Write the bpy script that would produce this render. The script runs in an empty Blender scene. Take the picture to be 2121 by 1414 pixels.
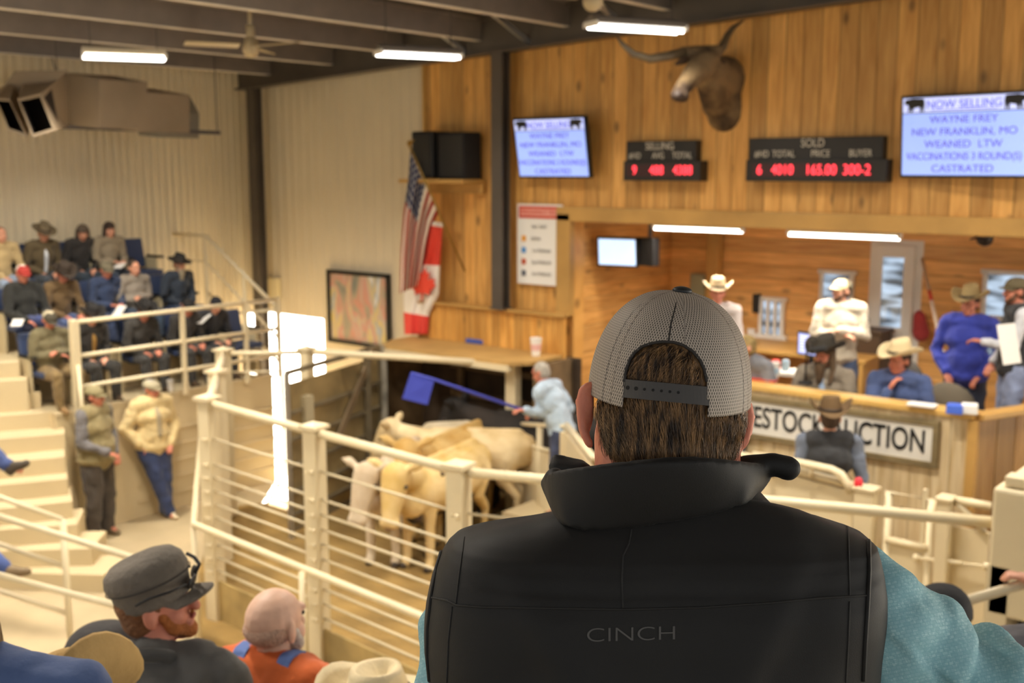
import bpy, bmesh, math, random
from mathutils import Vector, Matrix, noise
from mathutils.bvhtree import BVHTree
random.seed(7)
S = bpy.context.scene
COL = S.collection

# ------------------------------------------------------------------ camera
F = 2300.0; CX, CY = 1060.5, 707.0; H = 4.1
YAW = math.radians(39); PITCH = math.atan(357/2300.0)
sn, cs = math.sin(YAW), math.cos(YAW); sp, cp = math.sin(PITCH), math.cos(PITCH)
RV = Vector((cs, sn, 0)); FV = Vector((-sn*cp, cs*cp, -sp)); UV_ = Vector((-sn*sp, cs*sp, cp))
cam = bpy.data.cameras.new('camera'); camo = bpy.data.objects.new('camera', cam); COL.objects.link(camo)
camo.location = (0, 0, H)
camo.rotation_euler = (math.pi/2-PITCH, 0, YAW)
cam.sensor_width = 36; cam.lens = F/2121*36; cam.clip_start = 0.05
cam.dof.use_dof = True; cam.dof.focus_distance = 1.38; cam.dof.aperture_fstop = 6.3
S.camera = camo
def ray(x, y): return FV + RV*((x-CX)/F) - UV_*((y-CY)/F)
def P(x, y, Z): return Vector((0, 0, H)) + ray(x, y)*Z
def G(x, y, z): d = ray(x, y); return Vector((0, 0, H)) + d*((z-H)/d.z)
def PY(x, y, Y): d = ray(x, y); return Vector((0, 0, H)) + d*(Y/d.y)
def PX(x, y, X): d = ray(x, y); return Vector((0, 0, H)) + d*(X/d.x)

# ------------------------------------------------------------------ world, sun, exposure
w = bpy.data.worlds.new('world'); S.world = w; w.use_nodes = True
bgn = w.node_tree.nodes['Background']; bgn.inputs[0].default_value = (0.95, 0.95, 0.93, 1); bgn.inputs[1].default_value = 0.42
S.view_settings.view_transform = 'Standard'; S.view_settings.look = 'None'
S.view_settings.exposure = 0.70; S.view_settings.gamma = 1; S.view_settings.use_curve_mapping = False
sl = bpy.data.lights.new('sun', 'SUN'); sl.energy = 40; sl.angle = 0.02; sl.color = (1, .97, .92)
so = bpy.data.objects.new('sun', sl); COL.objects.link(so)
so.rotation_euler = Vector((0.66, -0.75, -0.55)).to_track_quat('-Z', 'Y').to_euler()
LAMPW = 62.0
def lamp(loc, sx, sy, rz, watt, col=(1.0, 0.918, 0.80)):
    l = bpy.data.lights.new('tube_light', 'AREA'); l.shape = 'RECTANGLE'; l.size = sx; l.size_y = sy
    l.energy = watt; l.color = col; l.spread = math.radians(140)
    o = bpy.data.objects.new('tube_light', l); COL.objects.link(o); o.location = loc; o.rotation_euler = (0, 0, rz)
    return o

# ------------------------------------------------------------------ helpers
def lin(c):
    if isinstance(c, str):
        c = c.lstrip('#'); c = [int(c[i:i+2], 16)/255 for i in (0, 2, 4)]
    return tuple(((v/12.92) if v <= .04045 else ((v+.055)/1.055)**2.4) for v in c[:3]) + (1,)
MATS = {}
def mat(name, col, rough=.6, metal=0, bump=0, bscale=30, vary=0, vscale=3, emit=0, spec=.5, sheen=0, dist=None):
    if name in MATS: return MATS[name]
    m = bpy.data.materials.new(name); m.use_nodes = True; nt = m.node_tree; b = nt.nodes['Principled BSDF']
    c = lin(col)
    b.inputs['Base Color'].default_value = c; b.inputs['Roughness'].default_value = rough; b.inputs['Metallic'].default_value = metal
    b.inputs['Specular IOR Level'].default_value = spec
    if sheen: b.inputs['Sheen Weight'].default_value = sheen
    if emit: b.inputs['Emission Color'].default_value = c; b.inputs['Emission Strength'].default_value = emit
    tc = nt.nodes.new('ShaderNodeTexCoord')
    if vary:
        n = nt.nodes.new('ShaderNodeTexNoise'); n.inputs['Scale'].default_value = vscale; n.inputs['Detail'].default_value = 6
        nt.links.new(tc.outputs['Object'], n.inputs['Vector'])
        r = nt.nodes.new('ShaderNodeMapRange'); r.inputs['From Min'].default_value = .3; r.inputs['From Max'].default_value = .7
        r.inputs['To Min'].default_value = 1-vary; r.inputs['To Max'].default_value = 1+vary*.6
        nt.links.new(n.outputs['Fac'], r.inputs['Value'])
        mx = nt.nodes.new('ShaderNodeVectorMath'); mx.operation = 'SCALE'; mx.inputs[0].default_value = c[:3]
        nt.links.new(r.outputs['Result'], mx.inputs['Scale']); nt.links.new(mx.outputs[0], b.inputs['Base Color'])
    if bump:
        n2 = nt.nodes.new('ShaderNodeTexNoise'); n2.inputs['Scale'].default_value = bscale; n2.inputs['Detail'].default_value = 5
        nt.links.new(tc.outputs['Object'], n2.inputs['Vector'])
        bp = nt.nodes.new('ShaderNodeBump'); bp.inputs['Strength'].default_value = bump; bp.inputs['Distance'].default_value = .02
        nt.links.new(n2.outputs['Fac'], bp.inputs['Height']); nt.links.new(bp.outputs[0], b.inputs['Normal'])
    MATS[name] = m; return m
def fab(col, rough=.85, bump=.6, bs=9): return mat('fabric_'+col.lstrip('#'), col, rough, 0, bump, bs, .22, 6, sheen=.15)

def plank_mat(name, col, axis, width, knots=1.0, dark=.55, var=.22):
    """boards side by side along `axis` (0 = X, 2 = Z, 1 = Y), grain running the other way"""
    m = bpy.data.materials.new(name); m.use_nodes = True; nt = m.node_tree; b = nt.nodes['Principled BSDF']; L = nt.links.new
    N = nt.nodes.new
    tc = N('ShaderNodeTexCoord'); sx = N('ShaderNodeSeparateXYZ'); L(tc.outputs['Object'], sx.inputs[0])
    u = sx.outputs[axis]
    def math_(op, a, bb=None, c=None):
        n = N('ShaderNodeMath'); n.operation = op
        for i, v in enumerate((a, bb, c)):
            if v is None: continue
            if isinstance(v, (int, float)): n.inputs[i].default_value = v
            else: L(v, n.inputs[i])
        return n.outputs[0]
    ud = math_('DIVIDE', u, width); idx = math_('FLOOR', ud); fr = math_('FRACT', ud)
    wn = N('ShaderNodeTexWhiteNoise'); wn.noise_dimensions = '1D'; L(idx, wn.inputs['W'])
    edge = math_('MINIMUM', fr, math_('SUBTRACT', 1.0, fr))
    groove = N('ShaderNodeMapRange'); groove.inputs['From Min'].default_value = 0; groove.inputs['From Max'].default_value = .05
    L(edge, groove.inputs['Value'])
    off = N('ShaderNodeCombineXYZ')
    for i in range(3): L(math_('MULTIPLY', idx, 3.7), off.inputs[i])
    add = N('ShaderNodeVectorMath'); add.operation = 'ADD'; L(tc.outputs['Object'], add.inputs[0]); L(off.outputs[0], add.inputs[1])
    mp = N('ShaderNodeMapping'); sc = [1.2, 1.2, 1.2]; sc[axis] = 14
    mp.inputs['Scale'].default_value = sc; L(add.outputs[0], mp.inputs[0])
    gr = N('ShaderNodeTexNoise'); gr.inputs['Scale'].default_value = 1.6; gr.inputs['Detail'].default_value = 6; gr.inputs['Distortion'].default_value = .6
    L(mp.outputs[0], gr.inputs['Vector'])
    mp2 = N('ShaderNodeMapping'); sc2 = [1.0]*3; sc2[axis] = 2.0
    mp2.inputs['Scale'].default_value = sc2; L(add.outputs[0], mp2.inputs[0])
    vo = N('ShaderNodeTexVoronoi'); vo.inputs['Scale'].default_value = 1.9; L(mp2.outputs[0], vo.inputs['Vector'])
    kn = N('ShaderNodeMapRange'); kn.inputs['From Min'].default_value = .06; kn.inputs['From Max'].default_value = .17
    kn.inputs['To Min'].default_value = 1-.6*knots; kn.inputs['To Max'].default_value = 1; L(vo.outputs['Distance'], kn.inputs['Value'])
    c = lin(col)
    ramp = N('ShaderNodeValToRGB'); L(gr.outputs['Fac'], ramp.inputs[0])
    ramp.color_ramp.elements[0].position = .3; ramp.color_ramp.elements[1].position = .72
    ramp.color_ramp.elements[0].color = (c[0]*.78, c[1]*.66, c[2]*.5, 1); ramp.color_ramp.elements[1].color = (min(1, c[0]*1.15), c[1]*1.15, c[2]*1.2, 1)
    br = math_('ADD', math_('MULTIPLY', wn.outputs['Value'], var*2), 1-var)
    gv = math_('ADD', math_('MULTIPLY', groove.outputs[0], 1-dark), dark)
    tot = math_('MULTIPLY', math_('MULTIPLY', br, gv), kn.outputs[0])
    vm = N('ShaderNodeVectorMath'); vm.operation = 'SCALE'; L(ramp.outputs[0], vm.inputs[0]); L(tot, vm.inputs['Scale'])
    L(vm.outputs[0], b.inputs['Base Color']); b.inputs['Roughness'].default_value = .5
    bp = N('ShaderNodeBump'); bp.inputs['Strength'].default_value = .6; bp.inputs['Distance'].default_value = .01
    L(groove.outputs[0], bp.inputs['Height']); L(bp.outputs[0], b.inputs['Normal'])
    return m

class MB:
    def __init__(s): s.v = []; s.f = []; s.uv = {}
    def add(s, vs, fs):
        o = len(s.v); s.v += [Vector(q) for q in vs]; s.f += [tuple(i+o for i in f) for f in fs]; return s
    def box(s, c, d, rz=0, M=None):
        x, y, z = (q/2 for q in d); vs = [Vector((a, b, e)) for a in (-x, x) for b in (-y, y) for e in (-z, z)]
        R = M if M else Matrix.Rotation(rz, 3, 'Z')
        return s.add([R @ q + Vector(c) for q in vs], [(0, 1, 3, 2), (4, 6, 7, 5), (0, 4, 5, 1), (2, 3, 7, 6), (0, 2, 6, 4), (1, 5, 7, 3)])
    def bar(s, a, b, w, h, up=(0, 0, 1)):
        a, b = Vector(a), Vector(b); d = (b-a); l = d.length; d.normalize(); up = Vector(up)
        if abs(d.dot(up)) > .98: up = Vector((0, 1, 0))
        x = d.cross(up).normalized(); z = x.cross(d)
        M = Matrix((x, d, z)).transposed()
        return s.box((a+b)/2, (w, l, h), M=M)
    def tube(s, pts, r, n=12, cap=True):
        pts = [Vector(p) for p in pts]; k = len(pts); rs = r if isinstance(r, (list, tuple)) else [r]*k
        ref = None; vs = []; fs = []
        for i, p in enumerate(pts):
            d = (pts[min(i+1, k-1)]-pts[max(i-1, 0)])
            if d.length < 1e-9: d = Vector((0, 0, 1))
            d.normalize()
            if ref is None: ref = Vector((0, 0, 1)) if abs(d.z) < .9 else Vector((1, 0, 0))
            x = d.cross(ref).normalized(); y = x.cross(d); ref = y
            for j in range(n):
                t = 2*math.pi*j/n; vs.append(p + (x*math.cos(t)+y*math.sin(t))*rs[i])
        for i in range(k-1):
            for j in range(n):
                j2 = (j+1) % n; fs.append((i*n+j, i*n+j2, (i+1)*n+j2, (i+1)*n+j))
        if cap: fs.append(tuple(range(n-1, -1, -1))); fs.append(tuple((k-1)*n+j for j in range(n)))
        return s.add(vs, fs)
    def cap(s, a, b, r1, r2=None, n=12):
        """capsule with round ends"""
        a, b = Vector(a), Vector(b); r2 = r1 if r2 is None else r2; d = b-a
        d = d.normalized() if d.length > 1e-6 else Vector((0, 0, 1)); pts = []; rs = []
        for i in (0.02, .35, .7, 1.1, 1.57): pts.append(a-d*r1*math.cos(i)); rs.append(r1*math.sin(i))
        for i in (1.57, 1.1, .7, .35, .02): pts.append(b+d*r2*math.cos(i)); rs.append(r2*math.sin(i))
        x = d.cross(Vector((0, 0, 1)) if abs(d.z) < .9 else Vector((1, 0, 0))).normalized(); y = x.cross(d)
        vs = []; fs = []
        for p, r in zip(pts, rs):
            for j in range(n):
                t = 2*math.pi*j/n; vs.append(p+(x*math.cos(t)+y*math.sin(t))*r)
        k = len(pts)
        for i in range(k-1):
            for j in range(n):
                j2 = (j+1) % n; fs.append((i*n+j, i*n+j2, (i+1)*n+j2, (i+1)*n+j))
        fs.append(tuple(range(n-1, -1, -1))); fs.append(tuple((k-1)*n+j for j in range(n)))
        return s.add(vs, fs)
    def ell(s, c, r, M=None, n=16, m=10):
        c = Vector(c); vs = []; fs = []
        for i in range(m+1):
            ph = math.pi*i/m; ph = min(max(ph, .03), math.pi-.03)
            for j in range(n):
                t = 2*math.pi*j/n; q = Vector((r[0]*math.sin(ph)*math.cos(t), r[1]*math.sin(ph)*math.sin(t), r[2]*math.cos(ph)))
                vs.append((M @ q if M else q)+c)
        for i in range(m):
            for j in range(n):
                j2 = (j+1) % n; fs.append((i*n+j, (i+1)*n+j, (i+1)*n+j2, i*n+j2))
        fs.append(tuple(range(n))); fs.append(tuple(m*n+j for j in range(n-1, -1, -1)))
        return s.add(vs, fs)
    def loft(s, rings, closed=True, cap=True):
        n = len(rings[0]); k = len(rings); fs = []
        for i in range(k-1):
            for j in range(n if closed else n-1):
                j2 = (j+1) % n; fs.append((i*n+j, i*n+j2, (i+1)*n+j2, (i+1)*n+j))
        if cap and closed: fs.append(tuple(range(n-1, -1, -1))); fs.append(tuple((k-1)*n+j for j in range(n)))
        return s.add([p for r in rings for p in r], fs)
    def prism(s, poly, z0, z1):
        n = len(poly)
        vs = [(p[0], p[1], z0) for p in poly]+[(p[0], p[1], z1) for p in poly]
        fs = [tuple(range(n-1, -1, -1)), tuple(range(n, 2*n))]+[(i, (i+1) % n, n+(i+1) % n, n+i) for i in range(n)]
        return s.add(vs, fs)
    def plate(s, pts, nrm, t):
        """polygon of 3D points given thickness t along nrm"""
        nrm = Vector(nrm)*t; n = len(pts); pts = [Vector(p) for p in pts]
        vs = pts+[p+nrm for p in pts]
        return s.add(vs, [tuple(range(n-1, -1, -1)), tuple(range(n, 2*n))]+[(i, (i+1) % n, n+(i+1) % n, n+i) for i in range(n)])
    def xf(s, M):
        s.v = [M @ q for q in s.v]; return s
    def build(s, name, m, parent=None, world=False, smooth=False, bevel=0, voxel=0, sm=0, solid=0, sub=0):
        vs = s.v
        if parent is not None and world:
            inv = OM[parent.name].inverted(); vs = [inv @ q for q in vs]
        me = bpy.data.meshes.new(name); me.from_pydata([tuple(q) for q in vs], [], s.f); me.validate()
        bm = bmesh.new(); bm.from_mesh(me); bmesh.ops.recalc_face_normals(bm, faces=bm.faces); bm.to_mesh(me); bm.free()
        if smooth: me.polygons.foreach_set('use_smooth', [True]*len(me.polygons))
        me.materials.append(m)
        o = bpy.data.objects.new(name, me); COL.objects.link(o)
        if parent is not None: o.parent = parent
        if bevel:
            b = o.modifiers.new('b', 'BEVEL'); b.width = bevel; b.segments = 2; b.limit_method = 'ANGLE'; PEND.append(o)
        if voxel:
            r = o.modifiers.new('r', 'REMESH'); r.mode = 'VOXEL'; r.voxel_size = voxel; r.use_smooth_shade = True
            if name in ('jacket', 'trousers', 'vest', 'shirt'):
                if 'folds' not in bpy.data.textures:
                    tx = bpy.data.textures.new('folds', 'CLOUDS'); tx.noise_scale = .11; tx.noise_depth = 2
                dm_ = o.modifiers.new('d', 'DISPLACE'); dm_.texture = bpy.data.textures['folds']; dm_.strength = .045; dm_.mid_level = .5
            if sm:
                q = o.modifiers.new('s', 'SMOOTH'); q.factor = .5; q.iterations = sm
            PEND.append(o)
        if solid:
            q = o.modifiers.new('so', 'SOLIDIFY'); q.thickness = solid; q.offset = 0; PEND.append(o)
        if sub:
            q = o.modifiers.new('su', 'SUBSURF'); q.levels = sub; q.render_levels = sub; PEND.append(o)
        return o
OM = {}; PEND = []
def tag(o, label=None, cat=None, group=None, kind=None):
    if label: o['label'] = label
    if cat: o['category'] = cat
    if group: o['group'] = group
    if kind: o['kind'] = kind
    return o
def empty(name, loc, rz=0, label=None, cat=None, group=None):
    o = bpy.data.objects.new(name, None); COL.objects.link(o); o.location = loc; o.rotation_euler = (0, 0, rz); o.empty_display_size = .1
    OM[o.name] = Matrix.Translation(Vector(loc)) @ Matrix.Rotation(rz, 4, 'Z')
    return tag(o, label, cat, group)
def struct(name, mb, m, **k): o = mb.build(name, m, **k); o['kind'] = 'structure'; return o
def bake_pending():
    global PEND
    bpy.context.view_layer.update(); dg = bpy.context.evaluated_depsgraph_get()
    seen = set(); res = []
    for o in PEND:
        if o.name in seen: continue
        seen.add(o.name); res.append((o, bpy.data.meshes.new_from_object(o.evaluated_get(dg))))
    for o, me in res:
        o.modifiers.clear(); old = o.data; o.data = me; me.name = o.name; bpy.data.meshes.remove(old)
    PEND = []
def text(s, size, m, parent, M, name='lettering', ext=.002, align='CENTER', sx=1.0, bold=0):
    """flat lettering; M places the text plane in world space"""
    cu = bpy.data.curves.new('txt', 'FONT'); cu.body = s; cu.size = size; cu.align_x = align; cu.align_y = 'CENTER'; cu.extrude = ext; cu.offset = bold
    t = bpy.data.objects.new('txt', cu); COL.objects.link(t); bpy.context.view_layer.update()
    me = bpy.data.meshes.new_from_object(t.evaluated_get(bpy.context.evaluated_depsgraph_get()))
    bpy.data.objects.remove(t); bpy.data.curves.remove(cu)
    me.materials.clear(); me.materials.append(m); me.name = name
    MM = M @ Matrix.Diagonal((sx, 1, 1, 1))
    if parent is not None: MM = OM[parent.name].inverted() @ MM
    me.transform(MM)
    o = bpy.data.objects.new(name, me); COL.objects.link(o)
    if parent is not None: o.parent = parent
    return o
def frame_m(o, x, y):
    x = Vector(x).normalized(); y = Vector(y); z = x.cross(y).normalized(); y = z.cross(x)
    M = Matrix((x, y, z)).transposed().to_4x4(); M.translation = Vector(o); return M

# ------------------------------------------------------------------ materials
cream = mat('cream_paint', '#decfab', .42, 0, .05, 60, .06, 2)
creamd = mat('cream_wall_paint', '#d2c4a2', .6, 0, .08, 40, .08, 1.2)
steel = mat('dark_steel', '#5b534b', .5, .2, .1, 30, .12, 3)
beige = mat('liner_panel', '#d9cbae', .55, 0, 0, 10, .05, .8)
wood_v = plank_mat('pine_boards_upright', '#d9a75c', 0, .19)
wood_h = plank_mat('pine_boards_level', '#e6b46c', 2, .17, .8, .7, .15)
wood_p = mat('pine_trim', '#bf9450', .5, 0, .15, 20, .18, 2)
ply = mat('plywood', '#c0995a', .6, 0, .1, 30, .15, 3)
black = mat('black_plastic', '#131212', .5)
dk = mat('dark_rubber', '#1c1a19', .8)
white = mat('white_paint', '#e6e2d8', .5)
chrome = mat('galvanised', '#b9b9b8', .35, .8)
skin = mat('skin', '#d79a7c', .55, 0, .1, 60, .1, 12); skin_r = mat('ruddy_skin', '#cc8066', .55, 0, .1, 60, .12, 14)
skin_t = mat('tan_skin', '#b98062', .55, 0, .1, 60, .1, 14)
eye_m = mat('dark_eye', '#1f1712', .2); lip_m = mat('lips', '#a5584b', .5)
# ------------------------------------------------------------------ the building
YW = 10.8; XL = -13.88
conc = mat('concrete_floor', '#bca985', .6, 0, .15, 12, .18, 1.6)
dirt = mat('ring_dirt', '#957843', .95, 0, .9, 14, .35, 2.2)
struct('floor', MB().box((-6, 5, -.1), (30, 30, .2)), conc)
struct('floor_outside', MB().box((-13, 161, -.12), (300, 300, .2)), mat('outside_gravel', '#d8d4cc', .9, 0, .2, 8))
# corrugated left wall
m = MB(); ys = []; y = 2.0
prof = []
while y < YW: prof += [(y, 0), (y+.055, 0), (y+.07, .03), (y+.10, .03)]; y += .115
YO = 10.60
lo = [p for p in prof if p[0] < YO]+[(YO, 0)]; hi = [p for p in prof if p[0] < YW]+[(YW, 0)]
for pr_, za_, zb_ in ((lo, 0, 1.93), (hi, 1.93, 6.0)):
    n = len(pr_); m.add([(XL+d, yy, z) for z in (za_, zb_) for yy, d in pr_], [(i, i+1, n+i+1, n+i) for i in range(n-1)])
m.box((XL-.06, 5, .965), (.1, 2*(YO-5), 1.93)); m.box((XL-.06, 5.5, 3.965), (.1, 11, 4.07))
struct('wall_left', m, mat('corrugated_liner', '#e0d3b6', .5, 0, 0, 1, .05, .7))
# far wall, beige part with the door opening
DX0, DX1, DZ = XL, -12.3, 1.93
m = MB()
m.box(((DX1-10.14)/2, YW+.1, 3), (-10.14-DX1, .2, 6)); m.box(((DX0+DX1)/2, YW+.1, (DZ+6)/2), (DX1-DX0, .2, 6-DZ))
prof = []; x = XL
while x < -10.2: prof += [(x, 0), (x+.12, 0), (x+.135, .012), (x+.165, .012)]; x += .18
prof.append((-10.14, 0)); n = len(prof)
m.add([(xx, YW-.002-d, z) for z in (DZ, 6) for xx, d in prof], [(i, i+1, n+i+1, n+i) for i in range(n-1)])
struct('wall_far', m, beige)
# timber wall with auction box opening
m = MB(); OX = -7.75; OZ = 3.5
m.box(((-10.14+OX)/2, YW+.05, 3.85), (OX+10.14, .2, 4.2))
m.box(((OX+2)/2, YW+.05, (OZ+6.2)/2), (2-OX, .2, 6.2-OZ))
struct('wall_timber', m, wood_v)
struct('trim_1', MB().box(((OX+2)/2-.1, YW-.09, OZ+.075), (2.2-OX, .12, .17)), wood_p, bevel=.01)
struct('trim_2', MB().box((OX-.1, YW-.09, 2.97), (.2, .12, 1.22)), wood_p, bevel=.01)
struct('trim_3', MB().box((-10.16, YW-.06, 3.9), (.05, .04, 3.2)), wood_p)
# ceiling
def roofz(x): return 5.66+.05*(x+13.9)
m = MB(); prof = []; y = -6
vs = [(XL-.2, -2, roofz(XL-.2)), (3, -2, roofz(3)), (3, 14, roofz(3)), (XL-.2, 14, roofz(XL-.2))]
m.plate(vs, (0, 0, 1), .08)
struct('ceiling', m, mat('roof_sheet', '#6b635a', .7, 0, 0, 1, .1, 1))
# steel frame
g = MB(); a = Vector((-13.7, 10.52, 5.46)); b = Vector((2.5, 10.52, 5.46+16.2*.045))
g.bar(a, b, .05, .40); g.bar(a-Vector((0, 0, .2)), b-Vector((0, 0, .2)), .2, .025); g.bar(a+Vector((0, 0, .2)), b+Vector((0, 0, .2)), .2, .025)
tag(g.build('rafter', steel), 'long dark steel rafter beam under the roof along the far wall', 'beam')
pm = mat('purlin_steel', '#7d736a', .6, 0, 0, 1, .12, 4); fl = mat('purlin_flange', '#e6ddd0', .6, 0, 0, 1, .15, 5)
for i in range(9):
    x = -12.95+i*1.32; z = roofz(x)-.02
    o = empty('roof_purlin', (x, 4, z-.25), 0, 'dark steel roof purlin with pale lip, %s from the corrugated wall' % ('first second third fourth fifth sixth seventh eighth ninth'.split()[i]), 'purlin', 'roof purlins')
    q = MB().box((x, 4, z-.12), (.02, 13, .26)).box((x+.04, 4, z), (.08, 13, .02)); q.build('web', pm, o, world=True)
    MB().box((x-.04, 4, z-.25), (.09, 13, .015)).build('flange', fl, o, world=True)
for i, (x, y0) in enumerate(((-9.35, 9.9), (-8.35, 9.85), (-7.0, 9.8))):
    tag(MB().bar((x, y0, roofz(x)-.05), (x+.1, 10.5, 5.32+.045*(x+13.7)), .05, .05).build('fly_brace', chrome),
        'slim diagonal steel brace from roof to rafter, %s' % ('left of the second column', 'just right of the second column top', 'near the right ceiling fan')[i], 'brace', 'rafter braces')
for nm, x, z0, z1, wd, lab in (('steel_column', PY(533, 400, 10.52).x, 0, 5.3, .15, 'tall dark steel corner column between corrugated wall and beige wall'),
                           ('steel_column', PY(1037, 400, 10.52).x, 2.39, 5.5, .17, 'dark steel column against the pine wall between the black speaker and left screen')):
    q = MB().box((x, 10.52-.07, (z0+z1)/2), (wd, .02, z1-z0)).box((x, 10.52+.07, (z0+z1)/2), (wd, .02, z1-z0)).box((x, 10.52, (z0+z1)/2), (.03, .13, z1-z0)).box((x, 10.52, z0+.01), (wd+.04, .2, .02))
    tag(q.build('steel_column', steel), lab, 'column')
# wood parapet and deck of the cattle alley
o = empty('parapet', (-9, 10.5, 1.85), 0, 'low pine board wall above the plywood deck behind the ring entrance', 'low wall')
MB().box((-8.97, 10.6, 2.1), (2.4, .06, .52)).build('boards', plank_mat('pine_parapet', '#d6a253', 0, .12), o, world=True)
MB().box((-8.97, 10.58, 2.375), (2.46, .14, .03)).build('cap_rail', wood_p, o, world=True)
o = empty('alley_deck', (-9, 10.2, 1.85), 0, 'plywood covered deck over the dark cattle entrance alley', 'deck')
MB().prism([(-10.25, 10.15), (-10.25, 10.56), (-7.78, 10.56), (-7.78, 9.95), (-7.95, 9.75), (-10.0, 9.72)], 1.86, 1.9).build('plywood_top', ply, o, world=True)
MB().bar((-10.0, 9.74, 1.83), (-7.95, 9.77, 1.83), .08, .07).build('front_rail', cream, o, world=True)
# dark alley
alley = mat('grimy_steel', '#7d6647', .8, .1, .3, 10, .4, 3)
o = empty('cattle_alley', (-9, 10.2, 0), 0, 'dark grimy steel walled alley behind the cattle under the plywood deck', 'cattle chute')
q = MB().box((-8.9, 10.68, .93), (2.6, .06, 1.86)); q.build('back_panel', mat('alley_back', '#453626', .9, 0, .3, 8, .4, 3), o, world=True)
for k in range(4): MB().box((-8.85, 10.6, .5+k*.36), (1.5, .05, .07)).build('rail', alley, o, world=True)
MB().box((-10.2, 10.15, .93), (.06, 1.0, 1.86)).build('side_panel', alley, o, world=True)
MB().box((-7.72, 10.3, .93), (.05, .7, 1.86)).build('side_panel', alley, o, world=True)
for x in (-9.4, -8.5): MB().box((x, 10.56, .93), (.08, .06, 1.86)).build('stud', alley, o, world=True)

# ------------------------------------------------------------------ auction box
FZ = 1.16
m = MB().box((-2.6, 9.95, FZ/2), (7.0, 1.98, FZ)).box((-3.3, 12.0, FZ/2), (8.9, 2.1, FZ))
o = tag(m.build('auction_box_floor', mat('plywood_floor', '#8f7450', .7)), 'raised wooden floor of the auction box behind the counter', 'platform')
struct('wall_box_back', MB().box((-3, 13.1, 2.5), (10.5, .2, 3.0)), wood_h)
wood_hy = plank_mat('pine_boards_side', '#dca860', 2, .17, .8, .7, .15)
struct('wall_box_side', MB().box((-7.83, 11.95, 2.3), (.14, 2.2, 2.9)), wood_hy)
struct('ceiling_box', MB().box((-3, 12, 3.62), (10.6, 2.4, .08)), mat('box_ceiling', '#c9954f', .7))
tag(MB().box((-7.05, 12.9, 2.4), (.16, .16, 2.5)).build('timber_post', wood_p, bevel=.01), 'square pine post at the left of the auction box back wall', 'post')
tag(MB().box((-7.4, 12.85, 3.33), (.75, .3, .1)).build('timber_beam', wood_p), 'short pine beam between side wall and post in the auction box', 'beam')

glass_out = mat('window_daylight_glass', '#8d9db0', .1)
def winmat(name):
    m = bpy.data.materials.new(name); m.use_nodes = True; nt = m.node_tree; b = nt.nodes['Principled BSDF']
    b.inputs['Base Color'].default_value = (.5, .6, .7, 1); b.inputs['Roughness'].default_value = .03; b.inputs['Transmission Weight'].default_value = 1; b.inputs['IOR'].default_value = 1.1
    return m
glassm = winmat('window_glass')
# no openings: daylight outside is painted into glowing panes on the solid wall
yard = mat('yard_sky_board', '#7f8f9f', .9)
def window(n, x0, x1, z0, z1, mull=0, sash=0):
    o = empty('window_%d' % n, ((x0+x1)/2, 12.98, z0)); o['kind'] = 'structure'
    f = MB(); t = .05; y = 12.97
    f.box(((x0+x1)/2, y, z1), (x1-x0+.1, .06, t)).box(((x0+x1)/2, y, z0), (x1-x0+.14, .1, t*1.4)).box((x0, y, (z0+z1)/2), (t, .06, z1-z0)).box((x1, y, (z0+z1)/2), (t, .06, z1-z0))
    if sash: f.box(((x0+x1)/2, y, (z0+z1)/2), (x1-x0, .05, t))
    for k in range(mull): f.box((x0+(k+1)*(x1-x0)/(mull+1), y, (z0+z1)/2), (t*.8, .05, z1-z0))
    f.build('window_frame', white, o, world=True, bevel=.005)
    MB().box(((x0+x1)/2, 12.985, (z0+z1)/2), (x1-x0, .012, z1-z0)).build('pane', PANE, o, world=True)
    return o
def pane_mat():
    m = bpy.data.materials.new('pane_daylight'); m.use_nodes = True; nt = m.node_tree; b = nt.nodes['Principled BSDF']; N = nt.nodes.new; L = nt.links.new
    tc = N('ShaderNodeTexCoord'); mp = N('ShaderNodeMapping'); mp.inputs['Scale'].default_value = (1.2, 1, 5.5); L(tc.outputs['Object'], mp.inputs[0])
    n = N('ShaderNodeTexNoise'); n.inputs['Scale'].default_value = 1.6; n.inputs['Detail'].default_value = 2; L(mp.outputs[0], n.inputs['Vector'])
    r = N('ShaderNodeValToRGB'); r.color_ramp.elements[0].position = .42; r.color_ramp.elements[0].color = lin('#3f464c'); r.color_ramp.elements[1].position = .6; r.color_ramp.elements[1].color = lin('#b7cbe0')
    L(n.outputs['Fac'], r.inputs[0]); L(r.outputs[0], b.inputs['Emission Color']); b.inputs['Emission Strength'].default_value = .75
    b.inputs['Base Color'].default_value = (.05, .05, .06, 1); b.inputs['Roughness'].default_value = .08
    return m
PANE = pane_mat()
window(1, -6.40, -6.10, 1.98, 2.47, mull=2)
window(2, -5.60, -5.22, 2.05, 2.86)
window(3, -3.68, -2.9, 1.95, 2.97, sash=1)
o = empty('door_1', (-4.7, 12.95, FZ)); o['kind'] = 'structure'
x0, x1, z0, z1 = -4.92, -4.48, FZ, 3.2
f = MB(); f.box((-4.885, 12.95, 2.19), (.09, .05, 2.06)).box((-4.53, 12.95, 2.19), (.12, .05, 2.06)).box((-4.715, 12.95, 1.705), (.25, .05, 1.09)).box((-4.715, 12.95, 3.15), (.25, .05, .14))
f.build('door_leaf', white, o, world=True, bevel=.005)
MB().box((-4.715, 12.955, 2.665), (.25, .012, .83)).build('pane', PANE, o, world=True)
MB().box((-4.7, 12.99, 2.2), (.62, .02, 2.16)).build('door_frame', white, o, world=True)
MB().ell((-4.85, 12.9, 2.05), (.025, .03, .025)).build('door_handle', chrome, o, world=True, smooth=True)

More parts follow.
